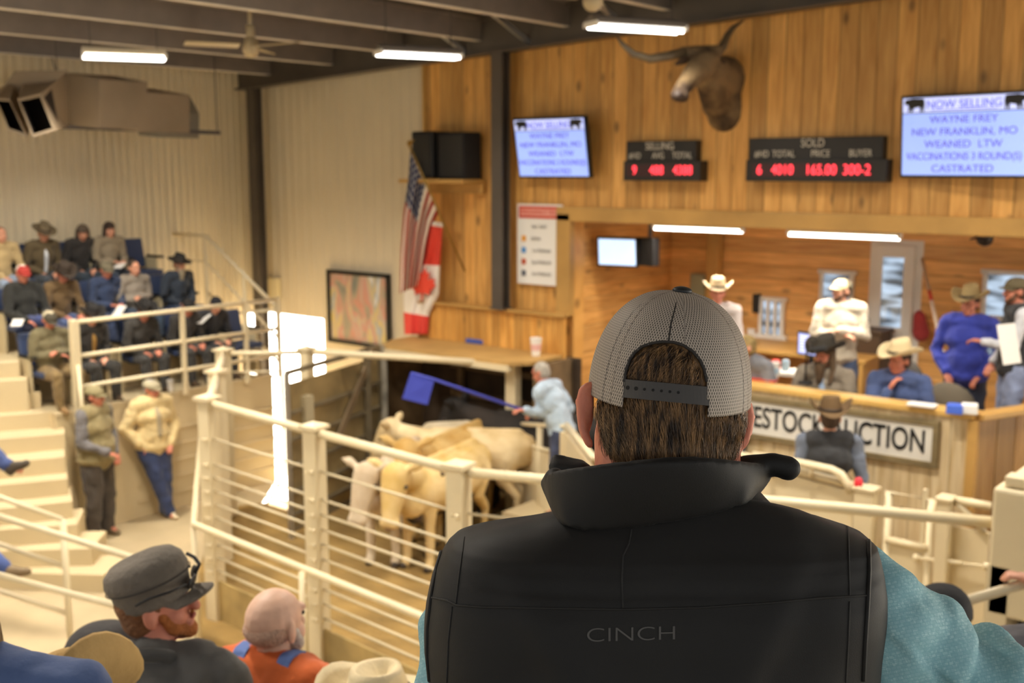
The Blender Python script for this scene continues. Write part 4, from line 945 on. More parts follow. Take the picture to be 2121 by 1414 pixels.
    def leg(q, n, a, cut=1.0):
        w_ = L['kn_'+n].lerp(L['an_'+n], cut); q.cap(L['hip_'+n], L['kn_'+n], .082*s*min(g, 1.15)+a, .056*s+a); q.cap(L['kn_'+n], w_, .056*s+a, .04*s+a)
    torso(q, -.012); 
    for n in 'lr': arm(q, n, -.008); leg(q, n, -.012)
    for sd, n in ((-1, 'l'), (1, 'r')):
        d = L['wr_'+n]-L['el_'+n]; make_hand(q, L['wr_'+n], d, sd if sd else 1, s, curl=over.get('curl', [.8])[0] if isinstance(over.get('curl'), list) else .8)
        q.cap(L['an_'+n], L['an_'+n]+V((0, .1, -.04))*s, .035*s, .03*s)
    q.build('body', sk, o, voxel=voxel, sm=2)
    # --- face
    for sd in (-1, 1): MB().ell(H_((sd*.030, .0795, .017)), (.0105*s, .008*s, .0065*s), Mh, 10, 6).build('eye', eye_m, o, smooth=True)
    MB().ell(H_((0, .090, -.052)), (.022*s, .008*s, .006*s), Mh, 12, 6).build('mouth', lip_m, o, smooth=True)
    hm = hairm or mat('hair_'+hair[1:], hair, .7, 0, .8, 60, .35, 20)
    if not bald:
        q = MB(); q.ell(H_((0, -.022, .03)), (.082*s, .092*s, .088*s), Mh); q.ell(H_((0, -.04, -.02)), (.074*s, .066*s, .06*s), Mh)
        if longhair:
            for sd in (-1, 1): q.cap(H_((sd*.068, -.01, .03)), H_((sd*.085, .0, -.13)), .032*s, .03*s); q.cap(H_((sd*.085, .0, -.13)), H_((sd*.085, .05, -.24)), .03*s, .02*s)
            q.cap(H_((0, -.06, .02)), H_((0, -.075, -.2)), .06*s, .05*s); q.ell(H_((0, -.0, .06)), (.086*s, .098*s, .068*s), Mh)
        q.build('hair', hm, o, voxel=.011, sm=2)
    if beard:
        bl = .05 if beard[1] else .0
        q = MB(); q.cap(H_((-.042, .035, -.05)), H_((0, .066, -.088)), .024*s, .03*s); q.cap(H_((.042, .035, -.05)), H_((0, .066, -.088)), .024*s, .03*s); q.cap(H_((-.022, .092, -.036)), H_((.022, .092, -.036)), .009*s, .009*s, 8)
        for sd in (-1, 1): q.cap(H_((sd*.060, .015, -.01)), H_((sd*.046, .04, -.06)), .014*s, .024*s)
        if bl: q.cap(H_((0, .07, -.09)), H_((0, .085, -.09-bl*2.6)), .05*s, .03*s)
        q.build('beard', mat('hair_'+beard[0][1:], beard[0], .8, 0, .8, 70, .3, 20), o, voxel=.009, sm=2)
    # --- clothes
    jm = fab(top)
    q = MB(); torso(q, bulk)
    if not vest:
        for n in 'lr': arm(q, n, bulk*.85, .93)
    else:
        for n in 'lr': q.cap(L['sh_'+n], L['sh_'+n], .06*s, .06*s)
    q.cap(L['neck']-V((0, 0, .05))*s, L['neck']+V((0, 0, -.0))*s, .074*s, .066*s)
    if pose != 'sit' or True: q.ell(L['pel']-V((0, 0, .02))*s, (.165*s*g+bulk, .125*s*g+bulk, .10*s))
    q.build('jacket' if not vest else 'vest', jm, o, voxel=cloth_vox, sm=3)
    if vest:
        q = MB()
        for n in 'lr': arm(q, n, bulk*.5, .93)
        q.cap(L['sh_l'], L['sh_r'], .055*s, .055*s); q.build('shirt', fab(vest), o, voxel=cloth_vox, sm=2)
    q = MB()
    if collar:
        t0 = []
        for k in range(15):
            t = math.pi*(.5+2*k/14); t0.append(L['neck']+Rx(-lean) @ V((math.cos(t)*.07, math.sin(t)*.07+.004, -.012+.03*(-math.sin(t))))*s)
        MB().tube(t0, .021*s, 8).build('collar', fab(collar), o, smooth=True)
    if shirt:
        f0 = L['neck']+Rx(-lean) @ V((0, .055, -.05))*s; f1 = L['belly']+Rx(-lean) @ V((0, (.115*g**1.4+bulk), .0))*s; fm_ = L['chest']+Rx(-lean) @ V((0, (.115*g**.6+bulk), .03))*s
        MB().cap(f0, fm_, .03*s, .032*s).cap(fm_, f1, .032*s, .03*s).build('shirt_front', fab(shirt), o, voxel=.012, sm=1)
    if legs:
        q = MB(); q.ell(L['pel'], (.16*s*g+bulk*.6, .118*s*g+bulk*.6, .115*s))
        for n in 'lr': leg(q, n, bulk*.9, .97)
        q.build('trousers', fab(pants), o, voxel=cloth_vox, sm=3)
        bm_ = mat('boot_'+boots[1:], boots, .6, 0, .2, 30, .15, 10)
        for n in 'lr':
            a = L['an_'+n]; sh = (a-L['kn_'+n]).normalized(); fwd = V((0, 1, 0)) - sh*sh.y
            if fwd.length < .3: fwd = V((0, 0, 1))-sh*sh.z
            fwd.normalize()
            if 'toe_'+n in L: fwd = (L['toe_'+n]-a).normalized()
            q = MB(); q.cap(a-sh*.12*s, a, .048*s, .046*s); q.cap(a+sh*.045*s-fwd*.03*s, a+sh*.05*s+fwd*.13*s, .04*s, .034*s); q.cap(a, a+sh*.04*s+fwd*.08*s, .042*s, .038*s)
            hl = a+sh*.075*s-fwd*.04*s; q.cap(hl-sh*.02*s, hl, .03*s, .028*s)
            q.build('boot', bm_, o, voxel=.012, sm=1)
    if hat:
        k = hat[0]
        if k == 'cowboy': cowboy_hat(o, Mh, H_((0, -.008, .062)), s, hat[1], **(hatkw or {}))
        elif k == 'cap': ball_cap(o, Mh, H_((0, -.005, .045)), s, hat[1], hat[2] if len(hat) > 2 else None)
        elif k == 'flat': ball_cap(o, Mh, H_((0, -.005, .045)), s, hat[1], None, True)
        elif k == 'beanie':
            MB().ell(H_((0, -.012, .05)), (.086*s, .102*s, .082*s), Mh).build('beanie', mat('knit_'+hat[1][1:], hat[1], .9, 0, .6, 60, .15, 20), o, smooth=True)
    return o, L, hc

# seated spectators on the left. rows face +X (rz -90)
SIT_TOP = 1.325
def spect(hx, hy, row, label, rz=-90, lean=8, hat=None, **kw):
    X = {1: -11.86, 2: -12.55, 3: -13.32}[row]; fz = {1: T1, 2: T2, 3: T3}[row]
    p = PX(hx, hy, X); s = kw.pop('s', None)
    top = SIT_TOP+(.04 if hat and hat[0] == 'cowboy' else 0)
    eff = .52+(top-.52)*math.cos(math.radians(lean))
    if s is None: s = min(1.04, max(.86, (p.z-fz)/eff))
    back = math.sin(math.radians(lean))*.8*s
    d = Vector((math.cos(math.radians(rz+90)), math.sin(math.radians(rz+90)), 0))
    loc = Vector((p.x, p.y, fz))-d*back
    loc.z = max(fz, p.z-eff*s) if False else fz
    seat(loc.x-.02, loc.y, fz, math.radians(-90), 'blue flip seat under the %s' % label.split(' person')[0].replace('seated ', '') if False else 'blue flip seat holding '+kw.pop('who'))
    return person(label, loc, rz, 'sit', s, hat=hat, lean=lean, **kw)
R3_ = [
 dict(hx=2, hy=500, row=3, label='person in tan coat half cut off at the left edge of the top row', who='the person cut off at the left edge of the top row', top='#c1a878', pants='#8fa0b8', arms='knees', hair='#3a2c20'),
 dict(hx=90, hy=460, row=3, label='person in brown felt hat, brown jacket and tie in the top row', who='the man in brown felt hat and tie', top='#5e5036', pants='#3c434c', hat=('cowboy', '#6e6048'), hatkw=dict(curl=.01, tall=.1), shirt='#cfd3d8', lean=14, pit=25),
 dict(hx=172, hy=476, row=3, label='person with long dark grey hair and black coat in the top row', who='the long haired person in black coat', top='#2b2724', pants='#2e3a47', longhair=True, hair='#5b4d3f', lean=16, yaw=25, pit=25),
 dict(hx=226, hy=482, row=3, label='person with long dark hair and beige plaid coat in the top row', who='the woman in beige plaid coat', top='#8e8069', pants='#2e3b4c', longhair=True, hair='#3a2a20', lean=8, pit=10, arms='read', collar='#7d7058'),
 dict(hx=45, hy=546, row=2, label='person in red and white cap and black jacket holding papers in the middle row', who='the man in red and white cap', top='#23231f', pants='#3f4a78', hat=('cap', '#d8cfc0', '#a8362e'), lean=4, girth=1.15, arms='knees', pit=15, cross=True, sk=skin_r),
 dict(hx=130, hy=551, row=2, label='person in dark brown cowboy hat and brown jacket in the middle row', who='the man in dark hat and brown jacket', top='#6b5434', pants='#48567c', hat=('cowboy', '#3a2f25'), lean=14, pit=28, arms='knees', sk=skin_r),
 dict(hx=220, hy=555, row=2, label='person in grey cap and navy jacket with fleece collar in the middle row', who='the man in fleece collared navy jacket', top='#2c3a58', pants='#2f3c5a', hat=('cap', '#6f6752'), collar='#e0cf9f', lean=10, pit=18, arms='read', sk=skin_r),
 dict(hx=278, hy=558, row=2, label='person in grey heather pullover with short dark hair in the middle row', who='the person in grey heather pullover', top='#8f8578', pants='#3b4c60', hair='#463728', lean=8, pit=8, arms='fold'),
 dict(hx=372, hy=549, row=2, label='person in black hat with long grey beard and navy jacket in the middle row', who='the bearded man in black hat', top='#2e3744', pants='#33415c', hat=('cowboy', '#25221f'), hatkw=dict(curl=.0, tall=.1), beard=('#a3967c', 1), lean=10, pit=14, arms='lap', yaw=-12),
 dict(hx=100, hy=646, row=1, label='person in dark cap and olive jacket with arms folded at the aisle seat', who='the man in olive jacket at the aisle', top='#6d6446', pants='#7d6740', boots='#8a6a40', hat=('cap', '#b9ad90', '#4a4436'), lean=4, pit=28, arms='fold', girth=1.15, sk=skin_r),
 dict(hx=190, hy=644, row=1, label='person in black hat and dark jacket over a mustard shirt in the front row', who='the man in mustard shirt', top='#34302c', pants='#35332f', hat=('cowboy', '#1f1c1a'), shirt='#a9803c', lean=14, pit=20, arms='lap'),
 dict(hx=300, hy=634, row=1, label='person in black hat and charcoal coat with clasped hands in the front row', who='the man in charcoal coat', top='#3a3733', pants='#3b3936', hat=('cowboy', '#211e1c'), lean=20, pit=28, arms='knees', girth=1.1, sk=skin_r),
 dict(hx=393, hy=648, row=1, label='person in black cap and dark coat looking down right of the guard rail post', who='the man in black cap by the rail post', top='#35322f', pants='#3b3936', hat=('cap', '#1f1c1a'), lean=20, pit=30, arms='knees', sk=skin_r),
 dict(hx=450, hy=646, row=1, label='person in black hood and coat at the far right end of the front row', who='the hooded person at the right end', top='#2a2a2d', pants='#2d2d30', hat=('beanie', '#25262b'), lean=22, pit=35, arms='knees'),
]
for k in R3_: person_ = spect(**k)
p = PX(300, 560, -13.3); seat(-13.4, p.y, T3, math.radians(-90), 'empty blue flip seat beside the woman in beige plaid coat in the top row')
p = PX(338, 610, -12.6); seat(-12.68, p.y, T2, math.radians(-90), 'empty blue flip seat left of the bearded man in black hat')
for (x, y, lb) in ((505, 745, 'empty blue flip seat beyond the hooded person at the end of the front row'),):
    p = PX(x, y, -11.8); seat(-11.85, min(p.y, 8.95), T1, math.radians(-90), lb)
paper = mat('paper_white', '#eceae4', .6); cupm = mat('cup_white', '#f0ece4', .5)
def cup(loc, label, s=1.0, band=None):
    o = empty('paper_cup', loc, 0, label, 'cup')
    MB().tube([(0, 0, 0), (0, 0, .12*s)], [.03*s, .042*s], 16).build('cup', cupm, o, smooth=False)
    MB().tube([(0, 0, .12*s), (0, 0, .13*s)], [.044*s, .042*s], 16).build('rim', cupm, o)
    if band: MB().tube([(0, 0, .04*s), (0, 0, .085*s)], [.035*s, .040*s], 16).build('printed_band', mat('cup_'+band[1:], band), o)
    return o
def paperat(c, w, h, rx, rz, label, name='paper_sheet'):
    M = (Rz(rz) @ Rx(rx)); tag(MB().box(c, (w, h, .004), M=M).build(name, paper), label, 'paper')
cup((PXf-.12, PX(356, 815, PXf-.1).y, T1+.04), 'white paper cup standing on the platform edge by the rail post')
paperat(PX(246, 645, -12.2), .12, .2, 40, 20, 'white paper held by the man in fleece collared navy jacket')
paperat(PX(36, 668, -12.15), .12, .17, 20, 50, 'folded white paper in the hands of the man in red and white cap')
paperat(PX(248, 550, -13.0), .15, .12, 30, 10, 'small white paper held by the woman in beige plaid coat')
paperat(PX(420, 660, -11.9), .14, .2, 30, 10, 'white paper near the man in black cap by the rail post')

# two men standing at the ring side
g1 = G(212, 1100, 0)+Vector((.28, -.12, 0))
g1.z = 0
person('person standing in tan zip vest, grey sleeves and dark trousers by the corner post', g1+Vector((-.1, 0, 0)), -70, 'stand', 1.0, top='#8f8159', vest='#6f6b6b', pants='#4a423a', boots='#7d6c50', hat=('cap', '#8f8460'), girth=1.3, bulk=.04, arms=('belt', 'lap'), yaw=-20, pit=6, sk=skin_r)
g2 = G(318, 1076, 0); g2 += Vector((-.0, .05, 0))
person('person leaning on the platform wall in cream puffer jacket and blue jeans', g2, -95, 'stand', .97, top='#dcc48e', shirt='#a8997a', collar='#5f86c4', pants='#34426a', boots='#cdbf9f', hat=('flat', '#b0a689'), girth=1.15, bulk=.042, arms=('belt', 'hips'), yaw=-25, pit=10, cross=True, sk=skin_r, hair='#b9b2a6')

# out of frame sitters whose boots show on the left
def legsitter(ax, ay, Z, tx, ty, label, pants, boots, top):
    a = P(ax, ay, Z); toe = P(tx, ty, Z); k = P(ax-95, ay-75, Z+.1); hip = P(ax-205, ay-85, Z+.1)
    base = Vector((hip.x, hip.y, hip.z-.51))
    person(label, base, math.degrees(math.atan2(k.y-hip.y, k.x-hip.x))-90, 'sit', 1.0, top=top, pants=pants, boots=boots, wover={'kn_r': k, 'an_r': a, 'toe_r': toe}, lean=-5)
    tag(MB().box(base+Vector((0, 0, .2)), (.5, .5, .36)).build('stand_bench', tread), 'cream bench block under the '+label.split('whose ')[1].split(' leg')[0].split(' rests')[0]+' owner at the left edge', 'bench')
legsitter(18, 965, 9.8, 62, 945, 'person at the left edge whose dark pointed boot and denim leg show above the steps', '#3f4f80', '#4a4033', '#445')if False else legsitter(18, 965, 9.8, 62, 945, 'person at the left edge whose dark pointed boot and denim leg show above the steps', '#3f4f80', '#4a4033', '#444455')
legsitter(14, 1180, 8.9, 75, 1172, 'person at the left edge whose tan scuffed boot rests behind the hand rail', '#3f5288', '#7b6647', '#444455')

# ------------------------------------------------------------------ auction box people
def box_person(label, hx, hy, Z, pose, face, s=1.0, **kw):
    p = P(hx, hy, Z); h = 1.737 if pose == 'stand' else 1.312
    if kw.get('hat') and kw['hat'][0] == 'cowboy': h += .05
    loc = Vector((p.x, p.y, p.z-h*s)); return person(label, loc, face, pose, s, **kw)
box_person('person in royal blue shirt and light brown cowboy hat standing with hands at his belt', 2012, 592, 10.6, 'stand', 185, top='#3440a4', pants='#333a4e', hat=('cowboy', '#a08a5e'), girth=1.25, arms=('belt', 'belt'), yaw=15, pit=5, sk=skin_r, collar='#2c2c70')
box_person('person in cream sweatshirt and cap with arms folded standing at the back of the box', 1745, 578, 11.6, 'stand', 205, top='#cfc3ad', pants='#4f5f80', hat=('cap', '#5d5540', '#bfa980'), arms='fold', yaw=60, beard=('#5a4030', 0), collar='#e0d5bf', girth=1.1)
box_person('person in pale straw cowboy hat partly hidden behind the grey mesh cap', 1488, 576, 12.3, 'stand', 200, top='#cfc3bd', pants='#444b5c', hat=('cowboy', '#cfbc98'), yaw=-10, sk=skin_r)
box_person('person in cream cowboy hat and denim shirt seated with hand at his mouth', 1868, 700, 9.55, 'sit', 195, top='#44547f', pants='#37415e', hat=('cowboy', '#d6c297'), hatkw=dict(curl=.05), arms=('table', 'chin'), yaw=45, pit=5, sk=skin_r, lean=6, collar='#8c93a8')
box_person('person in grey jacket with long brown hair and black hat talking into a microphone', 1718, 688, 10.0, 'sit', 190, top='#8d8170', pants='#37415e', hat=('cowboy', '#3a342b'), longhair=True, hair='#5a4630', beard=('#5b452f', 1), arms=('table', 'table'), yaw=25, pit=5, lean=10, shirt='#8fa3bd', sk=skin_r)
box_person('person in grey sweater bent over the counter right behind the mesh cap', 1578, 675, 10.2, 'sit', 170, top='#77777c', pants='#37415e', hair='#9c8350', yaw=30, lean=20, arms=('table', 'table'))
box_person('person in dark cap, black vest and white shirt holding papers at the right edge', 2112, 575, 9.7, 'stand', 120, top='#2f3033', vest='#d3d4da', pants='#8b96b4', hat=('cap', '#5f543c'), arms=('read', 'belt'), yaw=0, beard=('#6a4a35', 0), sk=skin_r)
paperat(P(2090, 712, 9.35), .24, .34, 75, 70, 'large white sheet held up by the man in white shirt at the right edge')
# ring man in front of the sign
rp = P(1722, 812, 8.75); zf = rp.z-1.83
tag(MB().box((rp.x, rp.y+.1, zf/2), (1.4, .7, zf)).build('catwalk', tread), 'raised catwalk behind the ring panels under the man in brown hat', 'platform')
person('person in brown cowboy hat and black vest, back turned, before the counter sign', (rp.x, rp.y, zf), 30, 'stand', 1.0, top='#2f2f31', vest='#6f7787', pants='#3d3a37', hat=('cowboy', '#6b5334'), hatkw=dict(curl=.075, tall=.12), girth=1.1, arms=('down', 'down'))
# paddle man
pm_ = P(1128, 752, 12.0)
zf = pm_.z-1.66
tag(MB().box((pm_.x+.1, pm_.y+.05, max(.02, zf/2)), (.9, .7, max(.04, zf))).build('catwalk', tread), 'low step under the grey haired man in light blue shirt', 'platform')
hand = P(1086, 850, 11.75)
person('person with grey hair in light blue shirt leaning forward holding the blue paddle', (pm_.x+.25, pm_.y, zf), 100, 'stand', 1.0, top='#b8cbdc', pants='#3d4560', hair='#b5ada0', lean=22, arms=('down', 'down'), pit=25, wover={'wr_l': hand, 'el_l': P(1122, 855, 11.9), 'wr_r': P(1110, 856, 11.9)}, sk=skin_r)
o = empty('sorting_paddle', hand, 0, 'blue square flag on a long blue stick held over the cattle', 'paddle')
bl = mat('paddle_blue', '#3d48b4', .5); MB().tube([hand, P(900, 786, 11.5), P(852, 772, 11.45)], [.018, .016, .012], 10).build('stick', bl, o, world=True, smooth=True)
fp = [P(852, 770, 11.45), P(900, 787, 11.5), P(886, 838, 11.5), P(834, 825, 11.42)]; MB().plate(fp, (0.1, -1, .1), .008).build('flag', bl, o, world=True)

# ------------------------------------------------------------------ box props
def office_chair(loc, rz, label, col='#5b554d'):
    o = empty('office_chair', loc, rz, label, 'chair'); m = mat('chair_'+col[1:], col, .8, 0, .1, 40)
    MB().ell((0, -.22, .78), (.26, .06, .28)).build('backrest', m, o, smooth=True); MB().ell((0, .02, .47), (.26, .25, .05)).build('seat', m, o, smooth=True)
    MB().tube([(0, 0, .08), (0, 0, .45)], .03, 10).tube([(0, -.2, .47), (0, -.26, .6)], .02, 8).build('column', dk, o, smooth=True)
    for k in range(5):
        a = k*1.2566; MB().bar((0, 0, .09), (.27*math.cos(a), .27*math.sin(a), .06), .05, .03).build('foot', dk, o)
    for s in (-1, 1): MB().box((s*.28, 0, .66), (.06, .26, .03)).tube([(s*.28, 0, .47), (s*.28, 0, .66)], .015, 8).build('armrest', dk, o)
c = P(1845, 750, 11.0); office_chair((c.x, c.y, FZ), math.radians(150), 'tall dark grey office chair behind the man in cream hat', '#4a443e')
c = P(1955, 840, 9.75); office_chair((c.x, c.y, FZ), math.radians(190), 'round backed grey chair at the right of the denim shirt man', '#6f6656')
c = P(1785, 820, 9.9); office_chair((c.x, c.y-.0, FZ-.1), math.radians(160), 'dark chair with armrest between the two seated cowboys', '#57514a')
# computer monitor
c = P(1682, 700, 11.9)
tag(MB().box((-5.6, 12.45, 1.95), (1.9, .8, .05)).box((-6.5, 12.45, 1.55), (.05, .8, .8)).box((-4.7, 12.45, 1.55), (.05, .8, .8)).build('back_desk', wood_p, bevel=.006), 'pine desk along the back wall of the auction box', 'desk')
o = empty('computer_monitor', c, 0, 'small black computer monitor with lit text rows on the back desk', 'screen')
c.z = 2.24
MB().box(c, (.36, .04, .26), rz=-.25).build('housing', black, o, world=True, bevel=.005)
M3 = Rz(-14)
MB().box(c+M3 @ Vector((0, -.022, 0)), (.32, .006, .22), rz=-.25).build('display', mat('lit_list', '#8b93c8', .3, emit=.8), o, world=True)
for k in range(6): MB().box(c+M3 @ Vector((0, -.027, .08-.032*k)), (.28, .004, .008), rz=-.25).build('text_row', mat('lit_row', '#d7dcf5', .3, emit=.9), o, world=True)
MB().box(c-Vector((0, 0, .2)), (.05, .03, .16)).box(c-Vector((0, 0, .26)), (.2, .14, .02)).build('stand', black, o, world=True)
# things on the counter
def onc(x, y, z=2.215): return G(x, y, z)
c = onc(1932, 836); o = tag(MB().box((c.x, c.y, 1.925), (.75, .3, .02)).build('paper_stack', paper), 'white papers spread on the desk by the round backed chair', 'paper')
tag(MB().box(G(1910, 838, 2.235), (.22, .12, .02), rz=.05).build('paper_pad', paper, bevel=.005), 'white sheets lying on the counter ledge below the denim shirt man', 'paper')
tag(MB().box(G(1978, 846, 2.25), (.12, .12, .07), rz=.2).build('blue_box', mat('box_blue', '#4c6fd8', .4), bevel=.006), 'small bright blue box on the counter corner', 'box')
tag(MB().box(G(2008, 846, 2.255), (.12, .1, .08), rz=.3).build('white_tub', paper, bevel=.01), 'white tub beside the blue box on the counter corner', 'tub')
tag(MB().box(G(1580, 786, 2.225), (.26, .1, .02), rz=.1).build('red_tray', mat('tray_red', '#c2493a', .5), bevel=.004), 'red and white tray on the counter right of the mesh cap', 'tray')
o = cup(G(1604, 782, 2.22), 'pale cup with blue lid beside the hand on the counter', 1.1, '#a9c6d8')
o = empty('microphone', G(1668, 800, 2.2), 0, 'black microphone on a thin stand before the long haired speaker', 'microphone')
b0 = G(1668, 792, 2.22); t0 = P(1672, 728, 9.25)
MB().tube([b0, Vector((b0.x, b0.y, t0.z)), t0+Vector((.05, .0, .02))], .009, 8).box(b0, (.1, .1, .02)).build('stand', black, o, world=True, smooth=True); MB().cap(t0+Vector((.04, 0, .02)), t0+Vector((.12, .05, .03)), .022, .03, 12).build('microphone_head', dk, o, world=True, smooth=True)
# back desk clutter
for (x, y, Z, d, col, lb) in ((1640, 726, 11.6, (.4, .3, .04), '#eae6da', 'stack of white paper on the back desk by the red jar'), (1608, 722, 11.7, (.1, .1, .14), '#cf3f38', 'red jar on the back desk near the small window'), (1628, 728, 11.6, (.08, .08, .16), '#9fb2bd', 'clear jar beside the red jar on the back desk')):
    c = P(x, y, Z); c.z = 1.975+d[2]/2
    if d[0] < .2: q = MB().tube([c-Vector((0, 0, d[2]/2)), c+Vector((0, 0, d[2]*.35)), c+Vector((0, 0, d[2]/2))], [d[0]/2, d[0]/2, d[0]/3], 14); nm, ct = 'jar', 'jar'
    else: q = MB().box(c, d, rz=.2); nm, ct = 'paper_stack', 'paper'
    c2 = tag(q.build(nm, mat('clutter_'+col[1:], col, .5), bevel=.004), lb, ct)
tag(MB().box(PY(1797, 683, 12.7), (.5, .4, .04)).box(PY(1797, 683, 12.7)-Vector((0, 0, .35)), (.45, .35, .66)).build('side_cabinet', mat('cabinet_dark', '#54402c', .6), bevel=.01), 'dark side cabinet with pale top left of the white door', 'cabinet')
c = PY(1795, 668, 12.6); q = MB().tube([c-Vector((0, 0, .09)), c+Vector((0, 0, .04)), c+Vector((0, 0, .07)), c+Vector((0, 0, .11))], [.035, .035, .014, .014], 12)
tag(q.build('bottle', black, smooth=True), 'dark bottle standing on the side cabinet', 'bottle')
a = PY(1910, 535, 12.9); b = PY(1962, 770, 11.6); b = b+(b-a)*((b.z-FZ)/(a.z-b.z)); o = empty('long_pole', b, 0, 'long white and red pole leaning on the back wall right of the door', 'pole')
MB().tube([b, a], .02, 10).build('pole', mat('pole_white', '#ddcdb8', .5), o, world=True, smooth=True)
for t in (.3, .55, .78): MB().tube([b.lerp(a, t), b.lerp(a, t+.05)], .0215, 10).build('red_band', red, o, world=True, smooth=True)
q = MB().cap(PY(1904, 655, 12.85), PY(1908, 690, 12.85), .07, .10); q.cap(PY(1904, 645, 12.9), PY(1904, 660, 12.88), .03, .06)
tag(q.build('red_jacket', fab('#9c3030'), voxel=.02, sm=3), 'dark red jacket hanging by the white door', 'jacket')
c = PY(1567, 628, 12.95); tag(MB().box(c, (.09, .07, .24)).build('wall_phone', black, bevel=.01), 'small black telephone on the plank wall left of the narrow window', 'phone')
c = PY(1447, 590, 12.95); tag(MB().box(c, (.22, .08, .3)).build('wall_box', mat('box_greygreen', '#9a9a7c', .5), bevel=.01), 'pale grey utility box on the plank wall above the mesh cap', 'box')
tag(MB().box(G(988, 706, 1.93), (.28, .12, .06), rz=.1).build('blue_pad', mat('pad_blue', '#4257a8', .6), bevel=.01), 'flat blue pad lying on the plywood deck', 'pad')
cup(G(1110, 736, 1.9), 'white and red soda cup standing on the plywood deck', 1.65, '#e8b9b4')
# wall switch pair, far below the phone
c = PY(1556, 690, 12.96); tag(MB().box(c, (.1, .02, .12)).build('outlet_plate', paper), 'pale outlet plate on the plank wall under the phone', 'outlet')

# ------------------------------------------------------------------ cattle
def cow(label, loc, rz, s=1.0, c1='#cdb088', c2='#efe0bd', yaw=0, pit=0, name='calf'):
    o = empty(name, loc, math.radians(rz), label, 'cattle'); V = Vector
    m = hide_mat('hide_'+c1[1:], c1, c2, 2.4, .35, .65) if 'hide_'+c1[1:] not in MATS else MATS['hide_'+c1[1:]]; MATS['hide_'+c1[1:]] = m
    q = MB(); f = lambda x, y, z: V((x, y, z))*s
    q.cap(f(0, .42, .84), f(0, .1, .81), .27*s, .295*s, 18); q.cap(f(0, .1, .81), f(0, -.35, .84), .30*s, .28*s, 18); q.cap(f(0, -.35, .86), f(0, -.62, .9), .27*s, .2*s, 18)
    q.cap(f(0, .38, 1.08), f(0, -.6, 1.08), .06*s, .07*s)   # spine
    q.cap(f(0, .5, .78), f(0, .62, .72), .19*s, .15*s, 16)  # brisket
    q.cap(f(0, .5, .95), f(0, .78, 1.05), .17*s, .12*s, 16)
    Mh = Rz(-yaw) @ Rx(-pit); hc = f(0, .86, 1.08); Hh = lambda x, y, z: Mh @ (f(x, y, z)*1.12)+hc; hk = 1.3*s
    q.cap(f(0, .75, 1.03), hc, .12*s, .11*s, 16)
    q.cap(Hh(0, .03, .02), Hh(0, .14, -.06), .115*hk, .102*hk, 14); q.cap(Hh(0, .14, -.06), Hh(0, .34, -.22), .1*hk, .064*hk, 14); q.cap(Hh(-.03, .35, -.235), Hh(.03, .35, -.235), .058*hk, .058*hk, 12)
    q.cap(Hh(-.05, .06, .075), Hh(.05, .06, .075), .05*s, .05*s, 12)
    for sd in (-1, 1):
        q.cap(f(sd*.13, .47, .72), f(sd*.14, .5, .42), .085*s, .05*s); q.cap(f(sd*.14, .5, .42), f(sd*.14, .5, .1), .058*s, .045*s); q.cap(f(sd*.14, .5, .1), f(sd*.14, .54, .045), .05*s, .052*s)
        q.cap(f(sd*.13, -.5, .82), f(sd*.15, -.42, .58), .15*s, .085*s); q.cap(f(sd*.15, -.42, .58), f(sd*.15, -.6, .38), .075*s, .05*s); q.cap(f(sd*.15, -.6, .38), f(sd*.15, -.57, .1), .045*s, .036*s); q.cap(f(sd*.15, -.57, .1), f(sd*.15, -.53, .045), .04*s, .042*s)
        q.cap(Hh(sd*.1, .0, .07), Hh(sd*.2, -.03, .11), .032*s, .052*s, 10); q.cap(Hh(sd*.2, -.03, .11), Hh(sd*.28, -.03, .14), .05*s, .012*s, 10)
    q.cap(f(0, -.74, 1.04), f(0, -.82, .85), .03*s, .022*s, 8); q.cap(f(0, -.82, .85), f(0, -.8, .5), .022*s, .03*s, 8)
    q.build('body', m, o, voxel=.018, sm=6)
    for sd in (-1, 1):
        MB().ell(Hh(sd*.118, .12, -.015), (.022*s, .026*s, .020*s), Mh).build('eye', eye_m, o, smooth=True)
        for yy in (.54, -.53): MB().cap(f(sd*.145, yy, .035), f(sd*.145, yy+.03, .03), .043*s, .038*s).build('hoof', mat('hoof', '#4a4036', .6), o, smooth=True)
    MB().ell(Hh(0, .388, -.25), (.062*s, .032*s, .044*s), Mh).build('nose', mat('nose_'+('pink' if c2 > '#8' else 'dark'), '#8f766a' if c2 > '#8' else '#1a1614', .5), o, smooth=True)
    return o
def cowat(label, fx, fy, rz, back=0, **kw):
    """front hoof centre seen at pixel fx, fy"""
    g = G(fx, fy, 0); d = Vector((-math.sin(math.radians(rz)), math.cos(math.radians(rz)), 0)); s = kw.get('s', 1)
    loc = g-d*.5*s; loc.z = .02; return cow(label, loc, rz, **kw)
cowat('pale calf on the left facing the viewer with lowered head behind the fence', 795, 1172, 205, s=.98, yaw=10, pit=25, c1='#b39c7e', c2='#decfb4')
cowat('golden cream calf with head low in front of the group at the middle fence', 868, 1180, 190, s=1.0, yaw=-12, pit=30, c1='#cba85f', c2='#ecd29c')
c3 = G(900, 1125, 0); cow('yellowish calf with raised head behind the two front calves', (c3.x-.15, c3.y+.45, .02), 190, 1.02, '#ae853f', '#cfb277', yaw=-20, pit=5)
c4 = G(1000, 1110, 0); cow('large cream calf standing side on at the right of the group', (c4.x-.4, c4.y+.2, .02), 122, 1.0, '#bfa473', '#e6d2a8', yaw=10, pit=25)
c5 = G(975, 1070, 0); cow('whitish calf at the back with only its rump and back showing', (c5.x, c5.y+.15, .02), -35, 1.0, '#b5a688', '#dcd0b8', pit=30)
